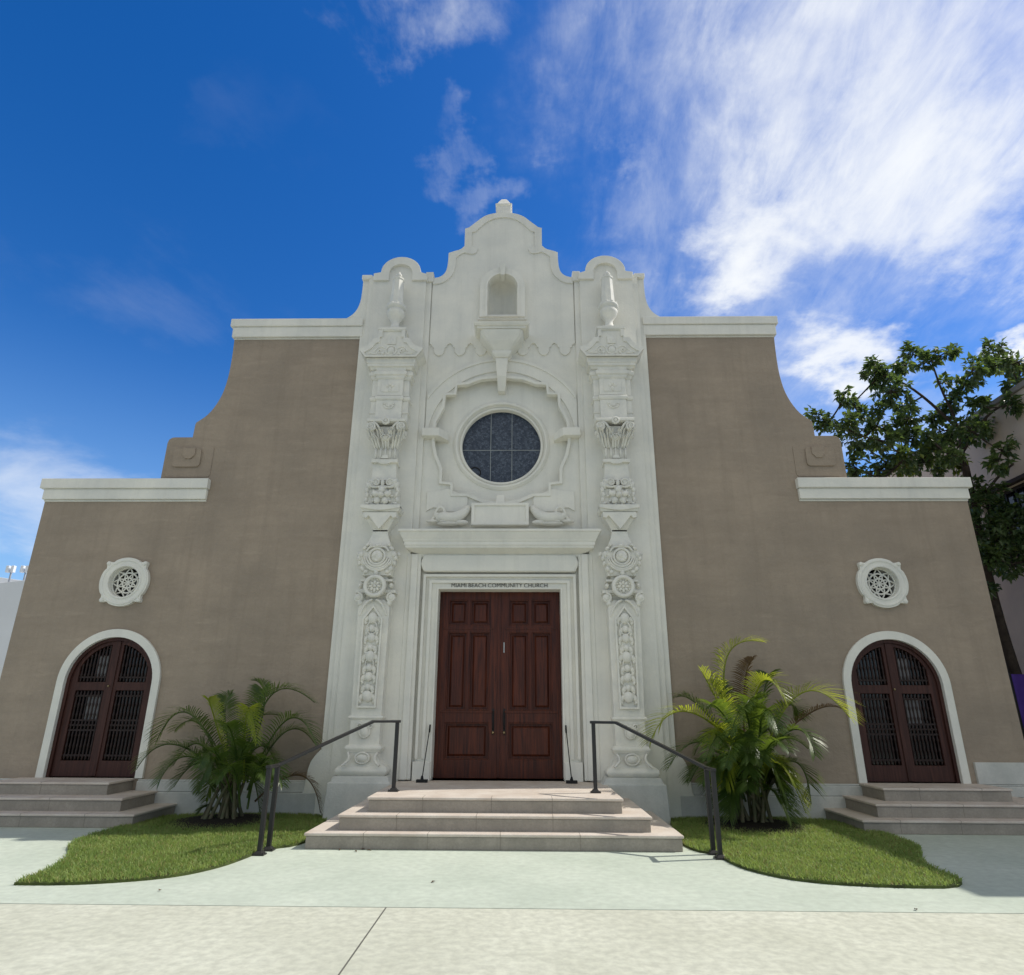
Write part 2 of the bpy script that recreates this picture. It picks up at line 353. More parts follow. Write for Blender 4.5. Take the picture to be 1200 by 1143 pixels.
# ------------------------------------------------------------------ ground
tag(MB().slab([(-900,-900),(900,-900),(900,900),(-900,900)], -.6, -.012).build('ground', mat('far_ground', (.32,.32,.29), .95, .1, .2)), kind='structure')
tag(MB().slab([(-60,-40),(60,-40),(60,-15),(-60,-15)], -.2, -.006).build('road', ASPH), kind='structure')
tag(MB().slab([(-26,-15),(26,-15),(26,-5.185),(-26,-5.185)], -.3, 0).build('sidewalk', CREAM), kind='structure')
tag(MB().slab([(-26,-5.17),(26,-5.17),(26,30),(-26,30)], -.3, .0).build('forecourt', MINT), kind='structure')
tag(MB().box(-26,26,-5.19,-5.165,-.05,-.006).box(-.772,-.76,-15,-5.19,-.05,.0015).box(7.4,7.412,-15,-5.19,-.05,.0015).box(-9.0,-8.988,-15,-5.19,-.05,.0015).build('pavement_joint', JOINT), kind='structure')

def lawn(outline, seed, label):
    pts = smooth(outline + [outline[0]], 2)[:-1]
    ob = tag(MB().slab(pts, -.2, .025).build('lawn_soil', TURF), kind='structure')
    rnd = random.Random(seed); xs = [p[0] for p in pts]; ys = [p[1] for p in pts]
    def inside(x, y):
        c = False
        for i in range(len(pts)):
            (x1,y1),(x2,y2) = pts[i], pts[i-1]
            if (y1 > y) != (y2 > y) and x < (x2-x1)*(y-y1)/(y2-y1)+x1: c = not c
        return c
    vs, fs = [], []
    k = 0; area_ = (max(xs)-min(xs))*(max(ys)-min(ys)); want = int(area_*4600)
    for _ in range(want):
        x = rnd.uniform(min(xs), max(xs)); y = rnd.uniform(min(ys), max(ys))
        if not inside(x, y): continue
        a = rnd.uniform(0, 6.283); h = rnd.uniform(.022, .06); wd = rnd.uniform(.003, .007); le = rnd.uniform(.005, .06); b = rnd.uniform(0, 6.283)
        dx, dy = math.cos(a)*wd, math.sin(a)*wd; ex, ey = math.cos(b)*le, math.sin(b)*le
        n = len(vs); vs += [(x-dx,y-dy,.02),(x+dx,y+dy,.02),(x+ex*.4+dx*.7,y+ey*.4+dy*.7,.02+h*.6),(x+ex*.4-dx*.7,y+ey*.4-dy*.7,.02+h*.6),(x+ex,y+ey,.02+h)]
        fs += [(n,n+1,n+2,n+3),(n+3,n+2,n+4)]
    g = MB(); g.add(vs, fs); o = g.build('lawn_grass', GRASS, recalc=False); o.data.materials.append(DRY)
    o.data.polygons.foreach_set('material_index', [1 if ((i//2)*7919 % 100) < 11 else 0 for i in range(len(fs))])
    tag(o, label, 'grass', None, 'stuff')
lawn([(-4.50,-4.56),(-4.55,-3.95),(-4.86,-3.2),(-5.2,-2.76),(-5.36,-2.3),(-5.36,-1.2),(-5.22,-1.1),(-5.22,-.1),(-2.6,-.1),(-2.6,-1.0),(-2.35,-1.2),(-2.35,-2.5),(-2.72,-2.78),(-2.76,-3.3),(-2.86,-3.8),(-3.13,-4.24),(-3.67,-4.48),(-4.1,-4.56)], 3,
     'clipped green lawn between left side steps and the central steps')
lawn([(2.74,-2.9),(2.74,-3.3),(2.85,-3.74),(3.21,-4.18),(3.96,-4.37),(4.85,-4.36),(4.87,-3.4),(5.25,-2.7),(5.47,-2.3),(5.5,-1.3),(5.26,-1.2),(5.26,-.1),(2.66,-.1),(2.66,-1.0),(2.45,-1.2),(2.45,-2.6)], 4,
     'clipped green lawn between central steps and the right side steps')
for cx in (-4.12, 3.85):
    tag(MB().lathe(cx, -.85, [(.86,.02),(.7,.05),(.35,.08),(.02,.09)], 22).build('soil_bed', SOIL), kind='structure')

# ------------------------------------------------------------------ church
church = thing('church', 'tan mission style church with white curved gable and ornate white portal', 'church', (0,0,0))
def part(mb, name, m, parent=church, bevel=.008, label=None):
    o = mb.build(name, m, parent, bevel)
    if label: o['label'] = label
    return o
# silhouettes (right half), metres on the wall plane
S_SHOULDER = [(6.57,5.82),(6.57,6.58),(6.55,6.65),(6.50,6.69),(6.44,6.70),(6.09,6.70),(6.085,6.97)] + smooth([(6.07,7.02),(5.84,7.20),(5.65,7.58),(5.58,8.0),(5.57,8.45),(5.585,8.93)],2) + [(5.585,9.30)]
S_TOWER = [(3.0,10.42),(2.78,10.43),(2.78,10.53),(2.63,10.56)] + arc(2.2,10.575,.425,0,180,18,.38) + [(1.77,10.56),(1.66,10.52),(1.62,10.44)]
S_GABLE = smooth([(1.5,10.40),(1.36,10.42),(1.24,10.52),(1.19,10.72),(1.185,11.05)],2) + smooth([(1.06,11.10),(.93,11.14),(.845,11.23)],1) + [(.845,11.70)] + smooth([(.76,11.73),(.60,11.88),(.42,12.05),(.2,12.12),(0,12.13)],2)
DZ = .54
def archpts(cx, hw, z0, zs, n=24): return [(cx-hw,z0),(cx+hw,z0)] + arc(cx, zs, hw, 0, 180, n)
# side walls
for s in (1,-1):
    sx = lambda pts: [(s*x, z) for x, z in pts]
    out = sx([(2.7,0),(8.72,0),(8.72,5.80)] + S_SHOULDER + [(2.7,9.30)])
    hole_d = archpts(s*6.78, .785, DZ, 2.06); hole_m = arc(s*6.84, 3.815, .30, 0, 360, 32)[:-1]
    part(MB().prism(out, 0, .5, [hole_d, hole_m]), 'wall', TAN)
    part(MB().box(*sorted((s*5.60,s*8.74)), -.07,.55,5.395,5.60).box(*sorted((s*5.58,s*8.80)), -.115,.60,5.603,5.80).box(*sorted((s*5.6,s*8.72)),-.03,.52,5.36,5.392), 'cornice', WHITE, bevel=.012)
    part(MB().box(*sorted((s*2.9,s*5.615)), -.072,.54,8.93,9.165).box(*sorted((s*2.9,s*5.665)), -.105,.58,9.168,9.345).box(*sorted((s*2.9,s*5.59)),-.025,.52,8.90,8.927), 'cornice', WHITE, bevel=.012)
    # scroll block relief under the shoulder
    rel = MB()
    def rrect(x0,x1,z0,z1,r): return arc(x1-r,z1-r,r,0,90,5)+arc(x0+r,z1-r,r,90,180,5)+arc(x0+r,z0+r,r,180,270,5)+arc(x1-r,z0+r,r,270,360,5)
    rel.prism(sx(rrect(5.62,6.50,5.86,6.50,.06)), -.012, .02)
    rel.prism(sx(rrect(5.84,6.38,6.06,6.44,.07)), -.05, .0)
    rel.prism(sx([(5.95,6.44),(5.95,6.3),(6.02,6.22),(6.13,6.22),(6.19,6.3),(6.19,6.44)]), -.075, -.045)
    part(rel, 'scroll_relief', TAN, bevel=.015)
    # plinth
    for x0, x1 in ((2.95,5.95),(7.72,8.78)):
        pl = MB(); pl.box(*sorted((s*x0,s*x1)), -.11,.1,0,.345).box(*sorted((s*x0,s*x1)), -.075,.1,.348,.50)
        pl.prism([(s*x0,.50),(s*x1,.50),(s*x1,.525),(s*x0,.525)], -.05, .1)
        part(pl, 'plinth', PLINTH, bevel=.015)
part(MB().box(7.80,8.76,-.05,.1,.53,.86), 'plinth', PLINTH, label='raised worn grey white stretch of plinth beside the right side door')

# central white wall
half = [(2.96,0),(2.96,9.30)] + [(3.40,9.345),(3.4,9.36)] + smooth([(3.4,9.365),(3.25,9.42),(3.1,9.56),(3.02,9.78),(3.0,10.05),(3.0,10.42)],2)[1:] + S_TOWER[1:] + S_GABLE
full = half + mir(half)[1:]
QH = [(0,8.03),(.42,7.99),(.58,7.93),(.70,7.875),(.92,7.86),(.94,7.64),(1.15,7.635),(1.17,7.36),(1.25,7.19),(1.32,7.03),(1.345,6.81),(1.335,6.56),(1.28,6.30),(1.20,6.12),(1.16,6.02),(1.16,5.74),(.945,5.715),(.935,5.49),(.63,5.485),(.5,5.43),(.37,5.37),(.2,5.335),(0,5.33)]
QUAT = QH + [(-x,z) for x,z in reversed(QH[1:-1])]
W0 = .06
door_hole = [(-1.10,DZ),(1.10,DZ),(1.10,3.70),(-1.10,3.70)]
niche_hole = archpts(0,.30,9.40,10.13)
part(MB().prism(q(full,W0), -W0, .55, [q(QUAT,W0), q(door_hole,0), q(niche_hole,W0)]), 'wall', WHITE, bevel=.006, label='white painted portal wall with curved gable')
# backing inside the quatrefoil recess, with round opening
part(MB().prism([(-1.5,5.2),(1.5,5.2),(1.5,8.2),(-1.5,8.2)], .10, .40, [arc(0,6.56,.86,0,360,64)[:-1]]), 'recess_panel', WHITE, bevel=0)
rim = MB(); ctr = (0,6.7)
inner = [(x*.972, ctr[1]+(z-ctr[1])*.972) for x,z in QUAT]; outer = [(x*1.016, ctr[1]+(z-ctr[1])*1.016) for x,z in QUAT]
rim.prism(q(outer,.11), -.115, .0, [q(inner,.11)])
part(rim, 'quatrefoil_frame', WHITE, bevel=.012)
# scalloped upper panel with niche opening
sc = []
x = -1.5; per = .431
sc.append((-1.5,8.785))
for k in range(7):
    c = -1.296+k*per
    if c > 1.4: break
    sc += [(c-.165,8.785-.02),(c-.14,8.70),(c-.115,8.70)] + [(c+.115*math.cos(R(a)),8.66+.15*math.sin(R(a))) for a in range(190,351,20)] + [(c+.115,8.70),(c+.14,8.70),(c+.165,8.765)] + ([(c+per/2,8.80)] if c+per/2 < 1.45 else [])
sc = [p for p in sc if p[0] <= 1.5] + [(1.5,8.785)]
GI = [(1.5,10.30),(1.36,10.33),(1.14,10.48),(1.09,10.72),(1.09,11.0),(.75,11.16),(.75,11.65),(.5,11.86),(.25,12.02),(0,12.05)]
part(MB().prism(q(sc + GI + mir(GI)[1:], .095), -.095, -.03, [q(niche_hole,.095)]), 'scalloped_panel', WHITE, bevel=.006)
# gable coping
GIN = smooth([(1.5,10.25),(1.30,10.27),(1.12,10.42),(1.03,10.62),(1.02,10.94)],2) + smooth([(.93,11.02),(.83,11.07),(.76,11.04),(.66,11.02),(.58,11.06),(.545,11.16)],1) + [(.69,11.22),(.69,11.60)] + smooth([(.62,11.62),(.46,11.80),(.28,11.95),(.1,12.0),(0,12.0)],2)
cop = S_GABLE + mir(S_GABLE)[1:] + GIN_M if False else None
co = S_GABLE + [(-x,z) for x,z in reversed(S_GABLE[:-1])]
ci = GIN + [(-x,z) for x,z in reversed(GIN[:-1])]
part(MB().prism(q(co + list(reversed(ci)), .12), -.125, .5), 'coping', WHITE, bevel=.014)
# finial on the gable top
fin = MB(); fin.loft([[(sx_*h,.17+sy_*h,z) for sx_,sy_ in ((-1,-1),(1,-1),(1,1),(-1,1))] for z,h in ((12.05,.165),(12.34,.16),(12.345,.185),(12.385,.185),(12.39,.16),(12.56,.085),(12.62,.05))])
part(fin, 'finial', WHITE, bevel=.01)
for s in (1,-1):
    sx = lambda pts: [(s*x, z) for x, z in pts]
    # pier sheets that step forward behind the pilasters
    top = 10.62
    pier = MB().prism(q(sx([(1.52,0),(2.87,0),(2.87,10.47),(1.52,10.47)]),.12), -.12, .0)
    pier.prism(q(sx([(1.64,0),(2.77,0),(2.77,10.52),(1.64,10.52)]),.18), -.18, -.05)
    part(pier, 'pier', WHITE, bevel=.012)
    tc_ = S_TOWER[1:]
    inn = [(1.62,10.36),(1.95,10.36),(1.95,10.55)] + list(reversed(arc(2.2,10.55,.25,0,180,14,.22))) [1:-1] + [(2.45,10.55),(2.45,10.36),(2.78,10.36)]
    part(MB().prism(q(sx(tc_ + inn),.23), -.235, .58), 'coping', WHITE, bevel=.014)
    part(MB().prism(q(sx([(1.9,10.3),(2.5,10.3),(2.5,10.7),(2.2,10.8),(1.9,10.7)]),.18),-.165,-.1), 'tower_panel', WHITE, bevel=.006)
    part(MB().box(*sorted((s*2.78,s*3.0)),-.13,.5,10.30,10.40), 'coping', WHITE, bevel=.01)
    part(MB().box(*sorted((s*1.47,s*1.63)),-.16,.5,10.20,10.44), 'coping', WHITE, bevel=.01)
    # scrolled foot of the portal
    part(MB().prism(sx([(2.6,0),(3.20,0),(3.19,.30)] + smooth([(3.16,.45),(3.12,.78),(3.02,.93),(2.88,1.06),(2.83,1.2),(2.82,1.55)],2) + [(2.6,1.55)]), -.105, -.02), 'scroll_foot', WHITE, bevel=.02)

# arch band over the rose window
ab = arc(0,6.69,1.73,30,150,48) + [(-1.5,6.82)] + list(reversed(arc(0,6.69,1.45,6,174,48))) + [(1.5,6.82)]
ab2 = arc(0,6.69,1.75,31.5,148.5,48) + list(reversed(arc(0,6.69,1.69,29.5,150.5,48)))
part(MB().prism(q(ab,.09), -.088, -.02).prism(q(ab2,.11), -.112, -.02), 'arch_band', WHITE, bevel=.008)
for s in (1,-1):
    b = MB().loft([[(s*1.53,y,z) for y,z in ((-.24,6.62),(-.24,6.79),(.0,6.79),(.0,6.62))],[(s*1.20,y,z) for y,z in ((-.24,6.62),(-.24,6.79),(.1,6.79),(.1,6.62))],[(s*1.03,y,z) for y,z in ((-.02,6.60),(-.02,6.76),(.12,6.76),(.12,6.60))]])
    part(b, 'impost_block', WHITE, bevel=.015)
# keystone and corbel under the niche
k = MB().loft([[(-h,y0,z),(h,y0,z),(h,.12,z),(-h,.12,z)] for z,h,y0 in ((7.66,.075,-.05),(7.93,.095,-.2),(8.30,.125,-.26))])
k.loft([[(-h,-p,z),(h,-p,z),(h,0,z),(-h,0,z)] for z,h,p in ((8.30,.135,.28),(8.36,.18,.32),(8.40,.20,.33),(8.43,.20,.33))])
part(k, 'keystone', WHITE, bevel=.012)
prof = [(8.42,.19,.32),(8.50,.26,.38),(8.59,.35,.44),(8.68,.42,.48),(8.75,.45,.51),(8.80,.46,.52),(8.805,.485,.54),(8.845,.485,.54),(8.85,.52,.57),(8.89,.55,.60),(8.92,.555,.61)]
part(MB().loft([[(-h,0,z),(-h*.93,-p*.9,z),(-h*.8,-p,z),(h*.8,-p,z),(h*.93,-p*.9,z),(h,0,z)] for z,h,p in prof[:6]]).stack(0,[(z,h,p) for z,h,p in prof[6:]],0), 'corbel', WHITE, bevel=.006)
# niche: half-round back and half dome, frame
nb = MB(); rings = []
for j in range(11):
    z = 9.36+ (10.10-9.36)*j/10; rings.append([(.30*math.cos(R(a)), .0+.30*math.sin(R(a)), z) for a in range(0,181,12)])
for j in range(1,9):
    e = R(90*j/8); rings.append([(.30*math.cos(R(a))*math.cos(e), .30*math.sin(R(a))*math.cos(e), 10.10+.30*math.sin(e)) for a in range(0,181,12)])
nb.loft(rings, False, True, closed=False); nb.box(-.4,.4,-.02,.4,9.30,9.37)
part(nb, 'niche', WHITE, bevel=0)
fr = archpts(0,.475,9.38,10.13); fi = archpts(0,.325,9.38,10.13)
part(MB().prism(q(fr,.12), -.20, -.03, [q([(x, z+.001) for x,z in fi],.12)]).prism(q(archpts(0,.36,9.385,10.13),.14),-.225,-.03,[q(archpts(0,.318,9.386,10.13),.14)])
     .loft([[(-h,y,z),(h,y,z),(h,-.03,z),(-h,-.03,z)] for z,h,y in ((10.30,.04,-.24),(10.56,.07,-.27))]).box(-.5,.5,-.16,-.03,9.26,9.37), 'niche_frame', WHITE, bevel=.01)
# rose window
rw = MB()
for Rr, r in ((.885,.035),(.80,.03)): rw.torus((0,.075 if Rr>.85 else .13,6.56), Rr, r, 72, 8)
rw.loft([[(rad*math.cos(2*math.pi*i/72), y, 6.56+rad*math.sin(2*math.pi*i/72)) for i in range(72)] for rad, y in ((.95,.10),(.93,.06),(.86,.06),(.84,.12),(.80,.14),(.775,.26))], False, True)
rose = part(rw, 'rose_window', WHITE, bevel=0)
part(MB().lathe(0,0,[(.79,0),(.79,.02)],64).build('tmp', ROSEG) and MB().prism(arc(0,6.56,.79,0,360,64)[:-1], .245, .26), 'glass', ROSEG, rose, 0)
bpy.data.objects.remove(bpy.data.objects['tmp'])
mu = MB()
for xx in (-.215,.205): mu.box(xx-.0055,xx+.0055,.232,.25,5.80,7.32)
mu.box(-.77,.77,.230,.25,6.497,6.508)
part(mu, 'glazing_bar', mat('grey_lead', (.33,.36,.37), .5), rose, 0)
mu = MB()
mu.torus((-.52,.238,6.03), .11, .012, 24, 6)
part(mu, 'leading', BLACK, rose, 0)
# plaque and reclining scrolls under the rose window
pq = MB().box(-.50,.50,-.20,0,4.86,5.24)
pq.prism([(-.53,4.84),(.53,4.84),(.53,5.27),(-.53,5.27)], -.23, -.1, [[(-.47,4.90),(.47,4.90),(.47,5.21),(-.47,5.21)]])
part(pq, 'plaque', WHITE, bevel=.012)
part(MB().loft([[(-h,y,z),(h,y,z),(h,.12,z),(-h,.12,z)] for z,h,y in ((5.25,.09,-.16),(5.46,.07,-.1))]), 'keystone', WHITE, bevel=.01)
for s in (1,-1):
    part(MB().prism(q([(s*x,z) for x,z in [(.62,5.16),(1.16,5.16),(1.20,5.24),(1.28,5.24),(1.40,5.17),(1.40,5.56),(1.15,5.58),(1.0,5.62),(.62,5.45)]],.09), -.095,-.03), 'relief_panel', WHITE, bevel=.008)
    sw = MB()
    pts = smooth([(.58,-.12,5.22),(.66,-.16,5.10),(.78,-.20,5.0),(.92,-.22,4.97),(1.06,-.21,5.0),(1.16,-.17,4.98)],2)
    n = len(pts); sw.tube([(s*a,b,c) for a,b,c in pts],[.02+.085*math.sin(math.pi*min(1,(i/n)*.75+.08))**.9 for i in range(n)],8)
    sw.tube([(s*a,b,c) for a,b,c in smooth([(1.02,-.2,5.06),(1.04,-.2,5.16),(1.12,-.2,5.20),(1.19,-.2,5.12),(1.21,-.2,4.98),(1.32,-.2,4.90)],2)],[.022]*22 if False else .026,7)
    sw.ball((s*1.16,-.2,5.02),.07,.06,.06); sw.ball((s*1.24,-.18,4.92),.13,.07,.035); sw.ball((s*.72,-.18,4.90),.14,.08,.05); sw.ball((s*.95,-.18,4.88),.22,.09,.045)
    sw.tube([(s*a,b,c) for a,b,c in smooth([(.60,-.2,5.16),(.72,-.25,5.03),(.9,-.27,4.93),(1.1,-.25,4.9)],2)],.018,6)
    part(sw, 'scroll_ornament', STONE, bevel=0)
# door cornice, frieze and architrave
cor = [(4.22,.0),(4.26,.05),(4.30,.06),(4.33,.15),(4.375,.26),(4.415,.27),(4.42,.285),(4.485,.285),(4.49,.30),(4.515,.305),(4.55,.325),(4.60,.35),(4.645,.37),(4.65,.39),(4.69,.39),(4.715,.20)]
part(MB().loft([[(-1.42-p,.0,z),(-1.42-p,-.12-p,z),(1.42+p,-.12-p,z),(1.42+p,.0,z)] for z,p in cor]), 'cornice', WHITE, bevel=.004, label='deep white cornice over the main door')
part(MB().prism(q([(-1.38,4.34)]+list(reversed([(-1.38-.06*math.sin(math.pi*i/8),4.02+.32*i/8) for i in range(9)]))[1:]+[(1.38,4.02)]+[(1.38+.06*math.sin(math.pi*i/8),4.02+.32*i/8) for i in range(1,9)],.2), -.21, -.05), 'frieze', WHITE, bevel=.03)
def U(hw_o, top_o, hw_i, top_i, z0): return [(-hw_o,z0),(-hw_o,top_o),(hw_o,top_o),(hw_o,z0),(hw_i,z0),(hw_i,top_i),(-hw_i,top_i),(-hw_i,z0)]
ar = MB()
ar.prism(q(U(1.385,3.97,1.10,3.70,DZ),.10), -.10, .1)
ar.prism(q(U(1.385,3.975,1.335,3.925,.86),.16), -.165, -.05)
ar.prism(q(U(1.275,3.865,1.22,3.81,.86),.14), -.14, -.05)
ar.prism(q(U(1.135,3.735,1.10,3.70,.56),.12), -.122, .18)
for s in (1,-1): ar.box(*sorted((s*1.105,s*1.395)),-.17,-.02,DZ,.83)
part(ar, 'door_surround', WHITE, bevel=.008)
for s in (1,-1):
    st = MB()
    st.prism(q([(s*x,z) for x,z in ((1.44,DZ),(1.70,DZ),(1.70,4.35),(1.44,4.35))],.19), -.195, -.02)
    st.prism(q([(s*x,z) for x,z in ((1.50,DZ),(1.62,DZ),(1.62,4.35),(1.50,4.35))],.23), -.235, -.02)
    part(st, 'pilaster_strip', WHITE, bevel=.012)
# lettering
cu_ = bpy.data.curves.new('lettering', 'FONT'); cu_.body = 'MIAMI BEACH COMMUNITY CHURCH'; cu_.size = .118; cu_.align_x = 'CENTER'; cu_.extrude = .006; cu_.offset = -.0012; cu_.space_word = .8
tmp = bpy.data.objects.new('tmp', cu_); COL.objects.link(tmp); bpy.context.view_layer.update()
me = bpy.data.meshes.new_from_object(tmp.evaluated_get(bpy.context.evaluated_depsgraph_get())); bpy.data.objects.remove(tmp)
xs = [v.co.x for v in me.vertices]; wd = max(xs)-min(xs); zs = [v.co.y for v in me.vertices]; hz = max(zs)-min(zs)
for v in me.vertices: x_, y_, z_ = v.co; v.co = (x_*1.72/wd, -.108-z_, 3.712+(y_-min(zs))*.072/hz)
me.materials.clear(); me.materials.append(LETTER)
lo = bpy.data.objects.new('lettering', me); COL.objects.link(lo); lo.parent = church

# main doors
for s in (1,-1):
    X = lambda a,b: sorted((s*a,s*b))
    f = MB()
    def rect(a,b,z0,z1): x0,x1 = X(a,b); return [(x0,z0),(x1,z0),(x1,z1),(x0,z1)]
    PNL = ((.17,.53,3.08,3.54),(.575,.93,3.08,3.54),(.17,.53,1.63,2.96),(.575,.93,1.63,2.96),(.17,.93,.84,1.43))
    holes = [rect(*p_) for p_ in PNL]
    f.prism(rect(.004,1.12,DZ+.01,3.74), .195, .29, holes)
    f.box(*X(.02,1.1), .262,.295,DZ+.02,3.72)
    for (a,b,z0,z1) in PNL:
        x0,x1 = X(a,b)
        f.loft([[(x0+i,y,z0+i),(x1-i,y,z0+i),(x1-i,y,z1-i),(x0+i,y,z1-i)] for i,y in ((.05,.262),(.085,.240),(.087,.239))])
        f.prism([(x0-.002,z0-.002),(x1+.002,z0-.002),(x1+.002,z1+.002),(x0-.002,z1+.002)], .202,.25,[[(x0+.02,z0+.02),(x1-.02,z0+.02),(x1-.02,z1-.02),(x0+.02,z1-.02)]])
    f.box(*X(.10,1.02),.186,.203,1.585,1.625).box(*X(.10,1.02),.186,.203,3.0,3.035)
    if s > 0: f.box(-.028,.028,.178,.2,DZ+.02,3.72)
    d = part(f, 'entrance_door', MAHOG, bevel=.006)
    h = MB().tube(smooth([(s*.095,.2,1.62),(s*.095,.14,1.58),(s*.095,.14,1.36),(s*.095,.2,1.31)],2),.009,6).box(*X(.078,.112),.188,.202,1.24,1.66)
    part(h, 'handle', BLACK, d, 0)
    part(MB().ball((s*.095,.165,1.27),.026,.03,.026), 'knob', BRASS, d, 0)
part(MB().box(.075,.09,.185,.198,2.60,2.78), 'lock_plate', mat('bright_metal',(.6,.58,.52),.3,metal=.8), bpy.data.objects['entrance_door'], 0)

# side doors
for s in (1,-1):
    c = s*6.78
    fo = archpts(c,.90,DZ,2.07,32); fi_ = archpts(c,.765,DZ-.01,2.06,32)
    sur = MB(); oo = [(c-.90,DZ)]+list(reversed(arc(c,2.07,.90,0,180,32)))+[(c+.90,DZ),(c+.77,DZ)]+arc(c,2.06,.77,0,180,32)+[(c-.77,DZ)]
    sur.prism(oo, -.05, .12)
    part(sur, 'door_surround', WHITE, bevel=.02)
    fr2 = [(c-.79,DZ)]+list(reversed(arc(c,2.06,.79,0,180,32)))+[(c+.79,DZ),(c+.72,DZ)]+arc(c,2.06,.715,0,180,32)+[(c-.72,DZ)]
    part(MB().prism(fr2,.02,.2), 'door_frame', SIDEWOOD, bevel=.01)
    for e in (1,-1):
        def hx(a): return c+e*a
        def zr(x): return 2.06+math.sqrt(max(0,.725**2-x*x))
        outl = [(hx(.006),DZ+.01),(hx(.72),DZ+.01),(hx(.725),2.06)]+[(hx(.725*math.cos(R(a))),2.06+.725*math.sin(R(a))) for a in range(6,90,6)]+[(hx(.006),2.784)]
        g0,g1 = .105,.60
        top_h = [(hx(g0),2.07),(hx(g1),2.07)]+[(hx(xx),2.06+math.sqrt(.655**2-xx*xx)) for xx in [g1-(g1-g0)*i/10 for i in range(11)]]
        low_h = [(hx(g0),.80),(hx(g1),.80),(hx(g1),1.93),(hx(g0),1.93)]
        leafm = MB().prism(outl,.06,.12,[top_h,low_h])
        if e > 0: leafm.box(c-.05,c+.05,.04,.065,DZ+.02,2.77)
        d = part(leafm,'side_door',SIDEWOOD,bevel=.006)
        pp_ = [(hx(g0-.02),.78),(hx(g1+.02),.78),(hx(g1+.02),2.40),(hx(g0-.02),2.72)]
        part(MB().prism(pp_,.16,.175),'pane',PANE,d,0)
        gr = MB(); nb_ = 8
        for i in range(nb_):
            xx = g0+(g1-g0)*(i+.5)/nb_
            for z0,z1 in ((.80,1.93),(2.07,2.06+math.sqrt(.655**2-xx*xx))):
                n_ = 40 if z1-z0 > .7 else 20
                gr.lathe(hx(xx),.09,[(.015+.009*max(0,math.sin((z0+(z1-z0)*j/n_)*38))**2,z0+(z1-z0)*j/n_) for j in range(n_+1)],6)
        for zz in (.88,1.28,1.36,1.44,1.84,2.15):
            a,b = sorted((hx(g0),hx(g1))); gr.box(a,b,.08,.10,zz-.014,zz+.014)
        part(gr,'grille',DARKWOOD,d,0)
        if e == s:
            part(MB().prism([(hx(.16),2.14),(hx(.36),2.14),(hx(.36),2.52),(hx(.16),2.52)],.150,.156),'light_patch',GLASS_LIGHT,d,0); part(MB().prism([(hx(.16),1.45),(hx(.42),1.45),(hx(.42),1.86),(hx(.16),1.86)],.150,.156),'light_patch',GLASS_LIGHT,d,0)  # pale sheets added to imitate light showing in the door glass
        if e < 0: part(MB().ball((c-.02,.04,2.0),.02,.03,.022),'knob',BRASS,d,0)
    # round medallion window
    mc = s*6.84; mz = 3.815
    oc = []
    for i in range(96):
        a = 2*math.pi*i/96; dd = abs(((math.degrees(a)+0) % 90)-45)
        r = .445+(.075*max(0,1-dd/8)**.6 if dd < 8 else 0) - .012*math.exp(-((dd-11)/4)**2)
        oc.append((mc+r*math.cos(a), mz+r*math.sin(a)))
    md = MB().prism(oc,-.07,.02,[arc(mc,mz,.285,0,360,48)[:-1]])
    md.torus((mc,-.06,mz),.40,.028,56,8).torus((mc,-.065,mz),.30,.022,48,8)
    for a in (45,135,225,315): md.ball((mc+.475*math.cos(R(a)),-.07,mz+.475*math.sin(R(a))),.04,.03,.04)
    md.loft([[(mc+.288*math.cos(2*math.pi*i/48),y,mz+.288*math.sin(2*math.pi*i/48)) for i in range(48)] for y in (-.06,.30)],False,True)
    w_ = part(md,'medallion_window',WHITE,bevel=.008)
    g = MB()
    for rr in (.282,.185,.095): g.torus((mc,.06,mz),rr,.017,48,6)
    def pol(r_,a_): return (mc+r_*math.cos(a_),.06,mz+r_*math.sin(a_))
    for i in range(8):
        a = 2*math.pi*i/8; h_ = math.pi/8
        g.tube([(mc,.06,mz),pol(.095,a)],.014,5)
        for e in (1,-1):
            g.tube([pol(.095,a),pol(.185,a+e*h_)],.0135,5); g.tube([pol(.185,a+h_),pol(.282,a+h_+e*h_)],.0135,5)
    part(g,'grille',WHITE,w_,0)
    part(MB().prism(arc(mc,mz,.30,0,360,32)[:-1],.20,.22),'pane',PANE,w_,0)

